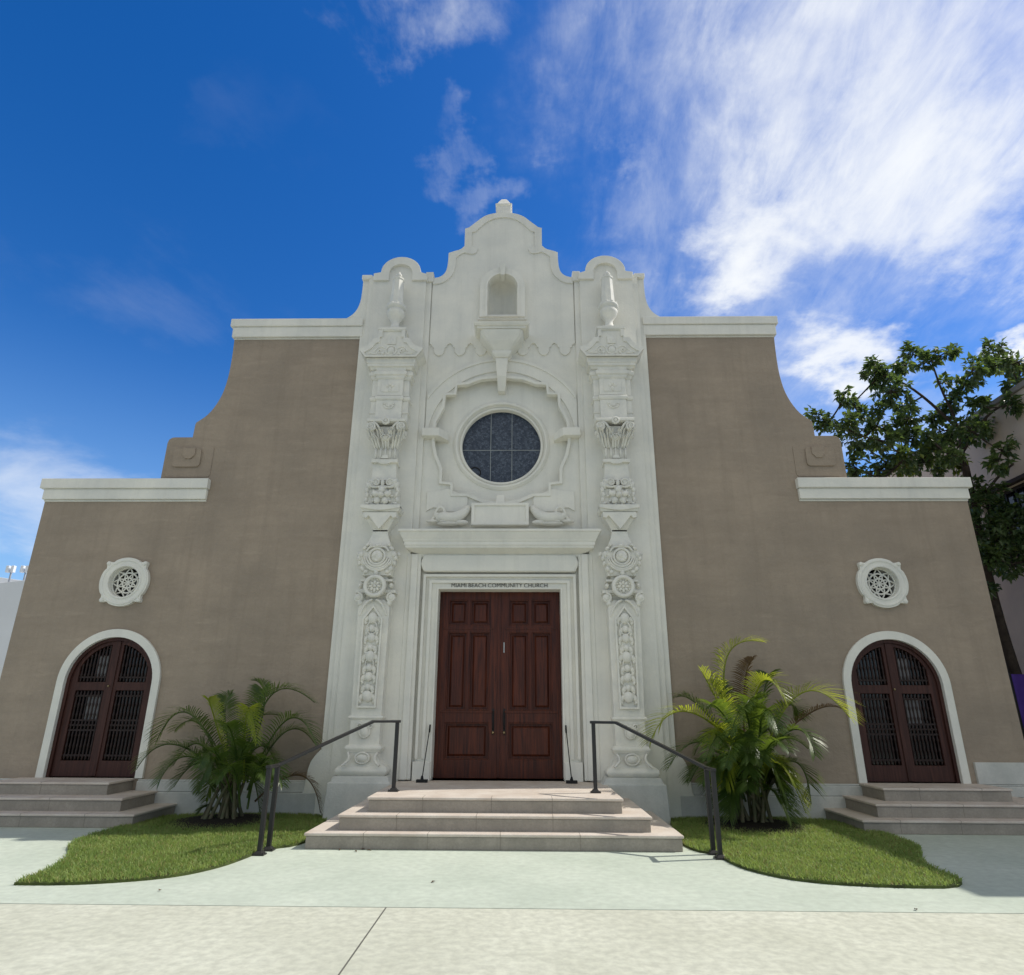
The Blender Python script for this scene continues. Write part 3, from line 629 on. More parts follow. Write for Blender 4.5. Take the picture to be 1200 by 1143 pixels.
# ---- pilasters
def torus_lv(z0,z1,hw,p,b,n=8): return [(z0+(z1-z0)*i/n, hw+b*math.sin(math.pi*i/n), p+b*math.sin(math.pi*i/n)) for i in range(n+1)]
for s in (1,-1):
    c = s*2.15
    sh = MB()
    sh.stack(c,[(1.53,.25,.44),(3.28,.272,.46),(3.36,.25,.45),(3.44,.17,.42)])
    sh.stack(c,[(3.40,.18,.36),(3.90,.18,.36)])
    sh.stack(c,[(3.86,.25,.44),(4.02,.27,.46),(4.05,.27,.46),(4.06,.29,.47),(4.27,.30,.47),(4.30,.27,.46),(4.40,.225,.44),(4.54,.165,.41),(4.63,.142,.40),(4.70,.142,.40)])
    pil = part(sh,'pilaster',STONE,bevel=.008)
    def sub(mb,name,bevel=.008,m=STONE):
        dp = {'capital':1.6,'flower_block':1.9,'shield':1.9,'volute':1.6,'rosette':1.5,'pendant_relief':1.9,'bracket':1.25,'pediment':1.0}.get(name)
        if dp:
            y0 = {'capital':-.42,'flower_block':-.455,'shield':-.46,'volute':-.40,'rosette':-.48,'pendant_relief':-.44,'bracket':-.42,'pediment':-.6}[name]
            mb.v = [(x_, y0+(y_-y0)*dp if y_ < y0 else y_, z_) for x_,y_,z_ in mb.v]
        return part(mb,name,m,pil,bevel)
    sub(MB().stack(c,[(0,.525,.62),(.30,.51,.61),(.545,.50,.60),(.55,.47,.575),(.62,.44,.55),(.64,.42,.53)]),'plinth',.012,PLINTH)
    sub(MB().stack(c,torus_lv(.64,.78,.37,.50,.045)+[(.785,.35,.49),(.80,.335,.485),(.83,.30,.47),(.88,.262,.455),(.94,.245,.45),(.985,.25,.45),(.99,.275,.47)]+torus_lv(1.0,1.09,.275,.47,.025)+[(1.095,.245,.45),(1.47,.245,.45),(1.475,.265,.46)]+torus_lv(1.48,1.54,.265,.46,.022)),'base',.006)
    om = MB()   # small masks on the base blocks and pendant on the shaft
    om.ball((c,-.455,1.29),.085,.035,.10); om.torus((c,-.46,1.30),.085,.018,24,6,1,1.1); om.spiral((c-.09,-.46,1.38),.05,.012,1.2,.014); om.spiral((c+.09,-.46,1.38),.05,.012,1.2,.014,math.pi,-1)
    om.ball((c,-.46,.90),.11,.04,.07); om.torus((c,-.47,.90),.10,.02,24,6,1.1,.8)
    for e in (1,-1): om.tube([(c+e*a,y,z) for a,y,z in smooth([(.24,-.46,.98),(.2,-.49,.92),(.22,-.5,.85),(.3,-.52,.79)],2)],.02,6)
    om.prism([(c-.16,1.66),(c+.16,1.66),(c+.175,3.10),(c,3.34),(c-.175,3.10)],-.475,-.40,[[(c-.13,1.69),(c+.13,1.69),(c+.145,3.09),(c,3.29),(c-.145,3.09)]])
    zz = 3.12; k_ = 0
    rnd = random.Random(5)
    while zz > 1.78:
        r = (.085,.055,.07,.05)[k_ % 4]; om.ball((c,-.455,zz),r,.035,r*1.15,rot=rnd.uniform(-.3,.3))
        for e in (1,-1):
            om.ball((c+e*(r+.02),-.45,zz-.02),.045,.022,.065,rot=e*.6); om.ball((c+e*(r+.035),-.448,zz-.08),.03,.02,.045,rot=-e*.5)
        zz -= r*1.15+.085; k_ += 1
    om.torus((c,-.458,2.95),.085,.016,24,6,1,1.25); om.torus((c,-.458,2.35),.07,.014,24,6,1,1.3)
    sub(om,'pendant_relief',.0)
    # medallion rosette with side volutes
    ro = MB().torus((c,-.50,3.66),.165,.036,40,10); ro.lathe(c,0,[(.001,0),(.001,.001)],3) if False else None
    ro.prism(arc(c,3.66,.17,0,360,32)[:-1],-.49,-.34); ro.ball((c,-.50,3.66),.03,.03,.03)
    for i in range(8):
        a = 2*math.pi*i/8; ro.ball((c+.068*math.cos(a),-.495,3.66+.068*math.sin(a)),.042,.024,.026,rot=a); ro.ball((c+.115*math.cos(a+.39),-.49,3.66+.115*math.sin(a+.39)),.022,.02,.018,rot=a+.39)
    sub(ro,'rosette',0)
    vo = MB().box(c-.35,c+.35,-.42,-.05,3.555,3.61).box(c-.32,c+.32,-.40,-.05,3.53,3.555).box(c-.28,c+.28,-.41,-.05,3.76,3.80)
    for e in (1,-1):
        vo.spiral((c+e*.29,-.43,3.47),.085,.015,1.6,.024,math.pi/2,e); vo.ball((c+e*.29,-.42,3.47),.07,.05,.07); vo.ball((c+e*.255,-.42,3.38),.05,.035,.06); vo.ball((c+e*.27,-.40,3.68),.04,.06,.05)
        vo.tube([(c+e*a,y,z) for a,y,z in smooth([(.03,-.44,3.43),(.10,-.46,3.40),(.18,-.45,3.30),(.23,-.43,3.16)],2)],.022,6)
    sub(vo,'volute',.006)
    # shield with drapery
    shd = MB().ball((c,-.465,4.19),.115,.05,.12); shd.torus((c,-.475,4.19),.135,.024,32,8,1,1.02); shd.ball((c-.025,-.50,4.21),.05,.025,.06); shd.ball((c+.045,-.495,4.16),.04,.022,.05); shd.ball((c,-.50,4.11),.05,.02,.025)
    for j,(rr,zz_) in enumerate(((.185,4.20),(.225,4.20),(.262,4.21))):
        shd.tube([(c+rr*math.cos(R(a)),-.475+.006*j,zz_+rr*1.02*math.sin(R(a))) for a in range(188,353,9)],[.014+.014*math.sin(math.pi*k/18) for k in range(19)],6)
    for e in (1,-1):
        for (a,z_,rx,rz,ro_) in ((.29,4.23,.05,.06,0),(.325,4.16,.035,.05,.3),(.31,4.07,.03,.05,-.2),(.24,4.34,.05,.035,.6),(.19,4.40,.045,.03,.6),(.25,3.97,.04,.055,.5),(.19,3.92,.045,.04,.2),(.22,4.06,.03,.05,.6)):
            shd.ball((c+e*a,-.455,z_),rx,.035,rz,rot=-e*ro_)
        shd.ball((c+e*.35,-.36,4.25),.045,.06,.05); shd.tube([(c+e*a,y,z) for a,y,z in smooth([(.0,-.47,4.345),(.08,-.48,4.37),(.15,-.475,4.35),(.2,-.47,4.28)],2)],.020,6)
    shd.ball((c,-.48,4.38),.05,.035,.04); shd.ball((c,-.47,3.90),.04,.03,.05)
    sub(shd,'shield',0)
    # inverted bracket with pointed drop, ledge
    br = MB().stack(c,[(4.66,.15,.40),(4.70,.145,.40),(4.78,.19,.43),(4.86,.245,.455),(4.93,.29,.47),(5.01,.30,.48),(5.015,.335,.50),(5.05,.345,.51),(5.06,.36,.52),(5.11,.36,.52),(5.13,.32,.50)])
    br.prism([(c-.30,4.99),(c-.30,4.90),(c-.24,4.88),(c-.2,4.93),(c-.13,4.84),(c,4.68),(c+.13,4.84),(c+.2,4.93),(c+.24,4.88),(c+.30,4.90),(c+.30,4.99)],-.515,-.40)
    br.prism([(c-.36,5.07),(c-.36,5.13),(c+.36,5.13),(c+.36,5.07),(c+.15,5.035),(c,5.02),(c-.15,5.035)],-.535,-.4)
    sub(br,'bracket',.008)
    # block with flower, scrolls on its shoulders
    fl = MB().stack(c,[(5.13,.305,.46),(5.46,.285,.455),(5.50,.25,.44),(5.54,.225,.43)])
    fl.ball((c,-.51,5.31),.055,.05,.055); fl.ball((c,-.455,5.31),.17,.035,.17)
    for i in range(5):
        a = 2*math.pi*i/5+.3; fl.ball((c+.115*math.cos(a),-.485,5.31+.115*math.sin(a)),.075,.032,.055,rot=a)
    for i in range(10):
        a = 2*math.pi*i/10; fl.ball((c+.185*math.cos(a),-.47,5.31+.165*math.sin(a)),.03,.025,.024,rot=a)
    for e in (1,-1):
        fl.spiral((c+e*.125,-.455,5.575),.085,.014,1.9,.026,-math.pi/2 if e > 0 else -math.pi/2,e); fl.ball((c+e*.125,-.45,5.575),.05,.03,.05)
        for (a,z_,rx,rz,ro_) in ((.255,5.52,.05,.075,.5),(.285,5.43,.04,.06,-.2),(.27,5.34,.035,.06,.3),(.285,5.24,.035,.06,-.2),(.255,5.17,.05,.035,.2),(.215,5.60,.045,.06,.9)):
            fl.ball((c+e*a,-.46,z_),rx,.028,rz,rot=-e*ro_)
        fl.tube([(c+e*a,y,z) for a,y,z in smooth([(.0,-.47,5.50),(.07,-.48,5.485),(.15,-.48,5.47),(.22,-.475,5.50),(.235,-.47,5.58)],2)],.020,6)
    fl.ball((c,-.47,5.56),.035,.035,.07)
    sub(fl,'flower_block',0)
    # smooth drum, wavy band, neck, leaf capital
    cp = MB().stack(c,[(5.60,.232,.42),(5.97,.212,.42),(5.975,.235,.44),(6.03,.24,.445),(6.035,.205,.42),(6.32,.205,.42),(6.5,.25,.44),(6.70,.29,.455)])
    cp.prism([(c-.245,6.035),(c-.245,5.97),(c-.12,5.975),(c-.06,5.945),(c+.06,5.945),(c+.12,5.975),(c+.245,5.97),(c+.245,6.035)],-.46,-.4)
    cp.prism(arc(c,5.63,.075,0,180,10),-.437,-.40); cp.prism(arc(c,6.06,.07,0,180,10),-.45,-.40)
    for i in range(5): cp.tube([(c-.18+.09*i,-.425,6.05),(c-.18+.09*i,-.43,6.26)],.022,6)
    def acan(x, z, h, wd, lean):
        # ribbed leaf that stands up against the bell and curls over at its tip
        for j in (-1,0,1):
            pts = [(x+j*wd*.34*(1+t*.5)+lean*t, -.42-.05*t-.10*t**3, z+h*(t-.22*max(0,t-.75)*4*t)*(1-.12*abs(j))) for t in [i/9 for i in range(10)]]
            cp.tube(pts,[wd*.24*(math.sin(math.pi*(.18+.75*i/9)))*(1.1-.25*abs(j)) for i in range(10)],6)
    for x_,l_ in ((-.155,-.07),(0,0),(.155,.07)): acan(c+x_,6.26,.26,.12,l_)
    for x_,l_ in ((-.215,-.1),(-.085,-.03),(.085,.03),(.215,.1)): acan(c+x_,6.38,.30,.11,l_)
    for e in (1,-1):
        cp.spiral((c+e*.285,-.50,6.67),.085,.012,1.8,.026,-math.pi/2,-e); cp.ball((c+e*.285,-.47,6.67),.07,.05,.07); cp.ball((c+e*.33,-.40,6.58),.05,.06,.06); cp.ball((c+e*.31,-.42,6.50),.045,.05,.05)
        cp.tube([(c+e*a,y,z) for a,y,z in smooth([(.03,-.46,6.50),(.10,-.5,6.58),(.16,-.51,6.70),(.24,-.50,6.76)],2)],.022,6)
    cp.stack(c,[(6.75,.33,.49),(6.77,.36,.52),(6.81,.365,.525),(6.83,.35,.51)])
    cp.torus((c,-.53,6.76),.055,.022,24,8); cp.ball((c,-.53,6.76),.035,.03,.035); cp.ball((c,-.47,6.44),.09,.05,.055); cp.torus((c,-.49,6.46),.07,.018,20,6,1.2,.7)
    sub(cp,'capital',0)
    # upper drum and cornice
    en = MB()
    for e in (1,-1):
        x0,x1 = sorted((c+e*.245,c+e*.36))
        en.box(x0,x1,-.40,-.05,6.83,7.27).box(x0,x1,-.40,-.05,7.37,7.74)
    en.box(c-.25,c+.25,-.455,-.05,6.83,7.27).box(c-.25,c+.25,-.455,-.05,7.37,7.74)
    en.box(c-.375,c+.375,-.42,-.05,7.00,7.03)
    for hw,p0 in ((.385,.425),(.27,.48)): en.stack(c,torus_lv(7.27,7.36,hw-.012,p0-.012,.018))
    for hw,p0 in ((.37,.41),(.26,.465)):
        en.stack(c,[(7.72,hw,p0),(7.75,hw+.02,p0+.02),(7.78,hw+.022,p0+.022),(7.80,hw+.055,p0+.05),(7.86,hw+.06,p0+.055),(7.90,hw+.02,p0+.02),(7.95,hw+.03,p0+.03)])
    en.stack(c,[(7.92,.40,.47),(7.96,.425,.50),(7.965,.455,.53),(8.02,.46,.535),(8.025,.475,.55),(8.11,.48,.555),(8.12,.50,.57)])
    en.prism([(c-.17,7.44),(c+.17,7.44),(c+.17,7.68),(c-.17,7.68)],-.468,-.44)
    en.ball((c,-.47,7.60),.05,.03,.035); en.ball((c-.05,-.468,7.57),.035,.025,.04,rot=.6); en.ball((c+.05,-.468,7.57),.035,.025,.04,rot=-.6); en.ball((c,-.468,7.50),.03,.025,.06)
    en.tube([(c+.09*math.cos(R(a)),-.465,7.16+.07*math.sin(R(a))) for a in range(180,361,15)],.018,6); en.ball((c-.09,-.465,7.18),.03,.025,.02); en.ball((c+.09,-.465,7.18),.03,.025,.02); en.ball((c,-.465,7.14),.035,.025,.03)
    sub(en,'entablature',.006)
    pe = MB()
    half_ = [(.50,8.12),(.62,8.28),(.62,8.31)]+smooth([(.60,8.325),(.50,8.35),(.42,8.42),(.37,8.50),(.35,8.535)],2)+[(.26,8.54),(.26,8.765)]
    def pr(sc_,): return [(c+x_*sc_,z_) for x_,z_ in half_]+[(c-x_*sc_,z_) for x_,z_ in reversed(half_)]
    base_ring = pr(1.0)
    pe.prism(base_ring,-.60,-.05)
    hi = [(.50,8.12),(.56,8.22),(.50,8.25),(.40,8.32),(.32,8.43),(.25,8.44),(.25,8.56),(.20,8.56),(.20,8.70)]
    pe.prism(base_ring,-.63,-.58,[[(c+x_*.97,z_+.03) for x_,z_ in hi[0:1]]+[(c+x_*.93,z_) for x_,z_ in hi[1:]]+[(c-x_*.93,z_) for x_,z_ in reversed(hi[1:])]+[(c-x_*.97,z_+.03) for x_,z_ in hi[0:1]]])
    pe.box(c-.275,c+.275,-.64,-.1,8.72,8.775)
    pe.torus((c,-.60,8.27),.10,.022,28,8,1,1.0); pe.ball((c,-.60,8.26),.075,.05,.085); pe.ball((c,-.60,8.48),.055,.04,.085); pe.box(c-.085,c+.085,-.625,-.58,8.40,8.57)
    for e in (1,-1):
        pe.tube([(c+e*a,-.605,z) for a,z in smooth([(.11,8.30),(.18,8.36),(.27,8.33),(.34,8.23),(.44,8.20)],2)],.018,6)
        pe.spiral((c+e*.22,-.605,8.25),.05,.012,1.3,.016,0,e); pe.ball((c+e*.33,-.60,8.20),.07,.025,.025); pe.ball((c+e*.16,-.60,8.20),.03,.03,.05,rot=e*.5)
    sub(pe,'pediment',.006)
    uy = -.42
    ur = MB().box(c-.15,c+.15,uy-.15,uy+.15,8.775,8.83)
    ur.lathe(c,uy,[(.135,8.83),(.115,8.87),(.085,8.92),(.075,8.98),(.085,9.03),(.13,9.10),(.175,9.18),(.185,9.24),(.16,9.27),(.155,9.29),(.19,9.31),(.205,9.345),(.20,9.375),(.16,9.40),(.12,9.41)],20)
    for i in range(10):
        a = 2*math.pi*i/10; ur.ball((c+.165*math.cos(a),uy+.165*math.sin(a),9.39),.04,.04,.025,8,6)
    ur.lathe(c,uy,[(.142,9.40),(.115,10.0)],8,math.pi/8,False)
    ur.lathe(c,uy,[(.115,10.0),(.13,10.02),(.13,10.05),(.09,10.07),(.06,10.09)],8,math.pi/8,False)
    ur.ball((c-.03,uy,10.12),.045,.045,.05); ur.ball((c+.03,uy-.02,10.14),.04,.04,.06,rot=.5); ur.ball((c,uy+.02,10.19),.03,.03,.06,rot=-.3)
    sub(ur,'urn',0)

# body of the church behind the facade (lower than the gable)
bd = MB().box(-5.5,5.5,.52,30,0,7.6); bd.loft([[(-5.6,y,7.6),(5.6,y,7.6),(0,y,9.0)] for y in (1.6,30)])
part(bd,'nave',TAN,bevel=0)
part(MB().box(-8.7,-5.52,.52,24,0,5.0).box(5.52,8.7,.52,24,0,5.0),'aisle',TAN,bevel=0)

# ------------------------------------------------------------------ steps
def steps(label, rects):
    t = thing('stone_steps', label, 'steps', ((rects[0][0]+rects[0][1])/2, rects[0][2], 0), 'stone steps at the church doors')
    for i,(x0,x1,yf,yb) in enumerate(rects):
        z1 = .18*(i+1)
        a = MB().box(x0+.02,x1-.02,yf+.02,yb,.0 if i == 0 else z1-.2,z1-.036)
        st_ = part(a,'step',STEP,t,.008)
        part(MB().box(x0,x1,yf,yb,z1-.034,z1),'tread',TREAD,st_,.01)
        jn = MB(); rj = random.Random(int(x0*100)+i); xx = x0+rj.uniform(.5,.95)
        while xx < x1-.3:
            jn.box(xx-.004,xx+.004,yf+.0185,yf+.03,z1-.175,z1-.036); jn.box(xx-.003,xx+.003,yf-.0012,yf+.24,z1-.03,z1+.0012)
            xx += rj.uniform(.72,1.05)
        part(jn,'mortar_joint',JOINT2,st_,0)
    return t
steps('wide central stone steps up to the mahogany main door', [(-2.29,2.39,-2.72,-.05),(-1.94,2.05,-2.53,-.05),(-1.63,1.73,-2.30,.29)])
lsteps = steps('stone steps up to the left arched side door', [(-8.62,-5.20,-1.34,-.01),(-8.2,-5.56,-1.08,-.01),(-7.95,-6.02,-.72,.25)])
steps('stone steps up to the right arched side door', [(5.22,8.62,-1.36,-.01),(5.56,8.3,-1.12,-.01),(5.87,7.82,-.78,.25)])

# ------------------------------------------------------------------ handrails
for s,lb in ((-1,'dark metal handrail on the left edge of the central steps'),(1,'dark metal handrail on the right edge of the central steps')):
    ox = .015
    A = Vector((s*1.42+ox,-1.66,.54)); B1 = Vector((s*2.69+ox,-2.82,0)); B2 = Vector((s*2.70+ox,-3.08,0))
    t = thing('handrail', lb, 'handrail', (B1.x,B1.y,0), 'handrails of the central steps')
    kx = A.lerp(Vector((B1.x,B1.y,.54)),.23)
    top = [A+Vector((-s*.03,.03,.93)), A+Vector((0,0,.93)), Vector((kx.x,kx.y,1.47)), Vector((B1.x,B1.y,.955)), Vector((B2.x,B2.y-.05,.955))]
    part(MB().bar(top,.06,.038),'rail',METAL,t,.006)
    for p,z0,z1 in ((A,.54,1.455),(B1,0,.94),(B2,0,.94)):
        pm = part(MB().box(p.x-.026,p.x+.026,p.y-.026,p.y+.026,z0,z1),'post',METAL,t,.004)
        bp_ = MB().box(p.x-.07,p.x+.07,p.y-.06,p.y+.06,z0,z0+.018).loft([[(p.x+a*h,p.y+b*h,z) for a,b in ((-1,-1),(1,-1),(1,1),(-1,1))] for z,h in ((z0+.018,.055),(z0+.05,.032))])
        for a in (-1,1): bp_.lathe(p.x+a*.058,p.y-.045,[(.009,z0+.018),(.009,z0+.03)],6)
        part(bp_,'base_plate',METAL,pm,.003)
# door props
for s,lb in ((-1,'thin black rod with flat foot leaning left of the main door'),(1,'thin black rod with flat foot leaning right of the main door')):
    t = thing('door_prop', lb, 'door prop', (s*1.2,-.32,DZ), 'black rods beside the main door')
    x1,x0 = s*1.13, s*1.19
    part(MB().tube([(x0,-.40,DZ+.05),(x0-s*.03,-.33,DZ+.4),(x1,-.16,1.38)],.0085,6),'rod',BLACK,t,0)
    part(MB().box(x0-.09,x0+.09,-.45,-.36,DZ+.001,DZ+.045).lathe(x0,-.40,[(.03,DZ+.04),(.016,DZ+.1)],8),'foot',BLACK,t,.006)
    part(MB().tube([(x1+s*.005,-.175,1.28),(x1,-.16,1.40)],.014,8),'grip',BLACK,t,0)

# ------------------------------------------------------------------ palms
def bez(p0,p1,p2,t): return p0*(1-t)**2+p1*(2*t*(1-t))+p2*t*t
def frond(mb, p0, p1, p2, L=.42, n=40, droop=.35, start=.2, vee=.55, rnd=random):
    pts = [bez(p0,p1,p2,i/18) for i in range(19)]
    mb.tube(pts,[.014*(1-.8*i/18)+.003 for i in range(19)],5)
    for i in range(n):
        t = start+(1-start)*(i+.5)/n
        p = bez(p0,p1,p2,t); tg = (bez(p0,p1,p2,min(1,t+.02))-bez(p0,p1,p2,max(0,t-.02))).normalized()
        side = tg.cross(Vector((0,0,1)))
        side = side.normalized() if side.length > .15 else Vector((1,0,0)).cross(tg).normalized()
        nrm = side.cross(tg).normalized()
        ll = L*(math.sin(math.pi*(.16+.80*(t-start)/(1-start)))**.65)*rnd.uniform(.85,1.1)
        for e in (1,-1):
            d = (side*e*.80+nrm*vee*rnd.uniform(.7,1.2)+tg*(.45+.5*t)).normalized()
            wv = d.cross(nrm).normalized(); w0 = rnd.uniform(.0075,.011)
            a = p; vs = []
            for k_,(u,wd) in enumerate(((0,.5),(.3,1),(.65,.8),(1,.05))):
                pp_ = p+d*ll*u+Vector((0,0,-1))*(droop*ll*u*u)
                vs += [pp_-wv*w0*wd,pp_+wv*w0*wd]
            mb.add(vs,[(0,1,3,2),(2,3,5,4),(4,5,7,6)])
def palm(label, base, stems, fronds):
    t = thing('areca_palm', label, 'palm', base, 'clumping palms on the lawns')
    bx,by,_ = base; rnd = random.Random(int(bx*100))
    for (dx,dy,tx,ty,h) in stems:
        pts = smooth([(bx+dx,by+dy,.03),(bx+dx+(tx-dx)*.35,by+dy+(ty-dy)*.35,h*.5),(bx+tx,by+ty,h)],2); n = len(pts)
        part(MB().tube(pts,[.032*(1-.35*i/n) for i in range(n)],8),'stem',STEMM,t,0)
    for (p0,p1,p2,kind,L) in fronds:
        mb = MB(); frond(mb,Vector(p0),Vector(p1),Vector(p2),L*1.08,rnd=rnd,n=40)
        o = mb.build('frond',{'g':FROND,'y':FRONDY,'d':FRONDD}[kind],t,0,recalc=False)
        if kind == 'y': o['label'] = 'bright yellow green frond with sunlight painted into its colour'
        if kind == 'd': o['label'] = 'dry brown drooping frond'
    return t
def F(ox,oy,sc_,Y0,pts,Y2,kind='g',L=.36,Ym=None):
    """frond through three points of the photograph (start, highest part, tip) given their distances"""
    a,m,b = [(ox+p[0]/sc_,oy+p[1]/sc_) for p in pts]
    P0 = at(*a,Y0); Pm = at(*m,Ym if Ym is not None else (Y0+Y2)/2); P2 = at(*b,Y2)
    P1 = Pm*2-(P0+P2)*.5
    return (P0,P1,P2,kind,L)
rnd = random.Random(21)
LP = (-4.12,-.85,.0); o = (150,760,4.572)
lf = [F(*o,-.85,((520,720),(250,515),(45,650)),-1.1,'g',.34), F(*o,-.75,((520,700),(330,350),(150,500)),-.6,'g',.40), F(*o,-1.0,((540,760),(330,580),(165,720)),-1.5,'g',.38),
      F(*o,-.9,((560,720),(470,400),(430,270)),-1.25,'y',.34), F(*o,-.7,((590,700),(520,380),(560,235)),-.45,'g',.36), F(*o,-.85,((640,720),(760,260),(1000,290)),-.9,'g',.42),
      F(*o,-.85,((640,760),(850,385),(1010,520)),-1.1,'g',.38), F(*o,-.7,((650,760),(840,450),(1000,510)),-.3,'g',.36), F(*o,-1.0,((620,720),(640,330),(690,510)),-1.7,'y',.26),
      F(*o,-1.0,((640,800),(740,590),(830,740)),-1.7,'g',.30), F(*o,-.7,((680,820),(920,680),(1030,880)),-.5,'d',.28), F(*o,-1.0,((560,820),(470,560),(380,640)),-1.9,'g',.32),
      F(*o,-.6,((600,700),(690,330),(720,220)),-.35,'g',.36), F(*o,-.8,((560,760),(400,420),(250,440)),-.2,'g',.36), F(*o,-1.0,((600,760),(560,470),(500,420)),-1.8,'g',.34),
      F(*o,-1.1,((600,850),(560,640),(470,720)),-1.9,'g',.28), F(*o,-1.0,((640,860),(700,640),(760,760)),-1.8,'g',.28), F(*o,-.6,((600,740),(640,420),(820,360)),-.2,'g',.34),
      F(*o,-.9,((520,900),(430,720),(380,770)),-1.0,'g',.2), F(*o,-.8,((600,720),(730,300),(660,170)),-.7,'g',.30), F(*o,-.85,((480,930),(430,850),(380,880)),-1.0,'g',.16)]
def fill(base, n, hgt, reach, kinds):
    out = []
    for i in range(n):
        a = 6.283*i/n+rnd.uniform(-.4,.4); b_ = Vector(base)+Vector((math.cos(a)*.18,math.sin(a)*.14,hgt*rnd.uniform(.22,.6)))
        rr_ = reach*rnd.uniform(.6,1.05); tip = Vector(base)+Vector((math.cos(a)*rr_,-.1+math.sin(a)*rr_*.75,hgt*rnd.uniform(.1,.85)))
        mid = (b_+tip)*.5+Vector((0,0,hgt*rnd.uniform(.35,.6)))
        tip.y = min(tip.y,-.15); out.append((b_,mid,tip,rnd.choice(kinds),rnd.uniform(.28,.4)))
    return out
lf += fill(LP, 11, 1.35, .85, 'ggg')
stems = [(rnd.uniform(-.28,.28),rnd.uniform(-.2,.2),rnd.uniform(-.4,.4),rnd.uniform(-.3,.3),rnd.uniform(.7,1.25)) for _ in range(13)]
palm('dark green clumping palm on the left lawn beside the left door', LP, stems, lf)
tag(None, None) if False else None
RP = (3.85,-.85,.0); o = (750,730,4.235)
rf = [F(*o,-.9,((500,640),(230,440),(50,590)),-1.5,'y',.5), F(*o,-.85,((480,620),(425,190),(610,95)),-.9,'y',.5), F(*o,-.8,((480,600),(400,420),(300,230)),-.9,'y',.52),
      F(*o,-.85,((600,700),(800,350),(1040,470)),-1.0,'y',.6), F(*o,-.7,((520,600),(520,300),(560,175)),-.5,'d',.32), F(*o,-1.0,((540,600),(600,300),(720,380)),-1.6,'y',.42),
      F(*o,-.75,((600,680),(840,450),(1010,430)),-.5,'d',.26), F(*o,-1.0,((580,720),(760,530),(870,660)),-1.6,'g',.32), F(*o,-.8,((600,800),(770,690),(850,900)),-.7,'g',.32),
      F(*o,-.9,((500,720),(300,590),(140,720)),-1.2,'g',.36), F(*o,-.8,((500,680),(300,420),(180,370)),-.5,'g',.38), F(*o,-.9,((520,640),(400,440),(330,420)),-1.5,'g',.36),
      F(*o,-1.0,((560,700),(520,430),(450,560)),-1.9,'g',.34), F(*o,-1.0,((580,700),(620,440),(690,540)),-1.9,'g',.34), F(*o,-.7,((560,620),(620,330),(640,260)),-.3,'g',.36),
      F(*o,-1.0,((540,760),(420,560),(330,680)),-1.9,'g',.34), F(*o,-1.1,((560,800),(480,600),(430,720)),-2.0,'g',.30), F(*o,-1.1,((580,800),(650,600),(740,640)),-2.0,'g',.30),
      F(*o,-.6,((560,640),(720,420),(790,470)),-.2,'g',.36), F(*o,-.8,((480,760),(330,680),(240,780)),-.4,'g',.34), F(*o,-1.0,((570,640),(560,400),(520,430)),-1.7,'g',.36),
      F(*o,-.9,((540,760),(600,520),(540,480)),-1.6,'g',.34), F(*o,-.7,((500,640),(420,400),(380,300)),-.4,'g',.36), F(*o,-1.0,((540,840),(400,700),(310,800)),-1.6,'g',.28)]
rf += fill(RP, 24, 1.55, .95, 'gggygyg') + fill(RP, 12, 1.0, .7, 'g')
stems = [(rnd.uniform(-.26,.26),rnd.uniform(-.2,.2),rnd.uniform(-.5,.5),rnd.uniform(-.35,.35),rnd.uniform(.8,1.35)) for _ in range(14)]
palm('bushy yellow green clumping palm on the right lawn beside the right door', RP, stems, rf)

# ------------------------------------------------------------------ tree by the neighbour's wall
tree = thing('tree', 'dark leafy spreading tree behind the right wing of the church', 'tree', (11.3,3.2,0))
CL = [(200,345,28),(245,365,36),(310,255,28),(345,285,32),(310,385,46),(350,430,46),(375,330,36),(430,330,28),(435,165,50),(480,180,52),(500,240,55),(430,130,30),(540,300,46),(570,350,46),
      (590,90,44),(560,130,30),(650,120,42),(720,80,30),(745,75,18),(690,330,46),(720,200,26),(740,290,48),(790,230,36),(820,200,32),(830,150,36),(880,130,42),(910,70,36),(940,130,42),(980,150,42),(1020,120,46),
      (1010,200,46),(990,290,36),(850,300,46),(880,380,56),(830,400,56),(760,420,56),(700,400,42),(640,410,26),(590,430,36),(520,410,46),(470,440,46),(440,380,42),(400,470,46),(350,545,36),(480,530,42),
      (560,500,46),(620,540,46),(680,550,36),(700,480,38),(740,500,38),(350,575,24),(440,560,38),(930,530,36),(950,480,36),(1010,440,32),(900,640,36),(840,620,36),(830,700,38),(850,800,42),(860,880,38),
      (920,780,58),(980,800,66),(1030,850,60),(940,880,56),(990,940,48),(900,920,36),(890,1040,22),(960,720,42),(1040,720,50),(760,540,40),(640,485,36),(545,555,28),(1060,300,50),(1080,180,50),(1080,900,60)]
rnd = random.Random(9)
nodes = []
tb = MB()
trunk = [Vector((11.55,3.4,0)),Vector((11.5,3.4,1.5)),at(1192,800,3.4),at(1160,690,3.3),at(1142,600,3.2),at(1131,546,3.1)]
trs = [Vector(p) for p in smooth([tuple(p) for p in trunk],2)]
tb.tube(trs,[.15*(1-.5*i/len(trs)) for i in range(len(trs))],10)
part(tb,'trunk',BARK,tree,0)
br_ = MB()
main = [[at(1131,546,3.1),at(1120,490,3.0),at(1104,460,2.8),at(1092,425,2.6)],[at(1131,546,3.1),at(1070,530,2.6),at(1036,560,2.3)],[at(1120,500,3.0),at(1075,458,2.8),at(1040,440,2.6)],[at(1128,530,3.1),at(1160,480,2.8),at(1195,470,2.4)],[at(1142,600,3.2),at(1170,555,3.0),at(1210,530,2.6)]]
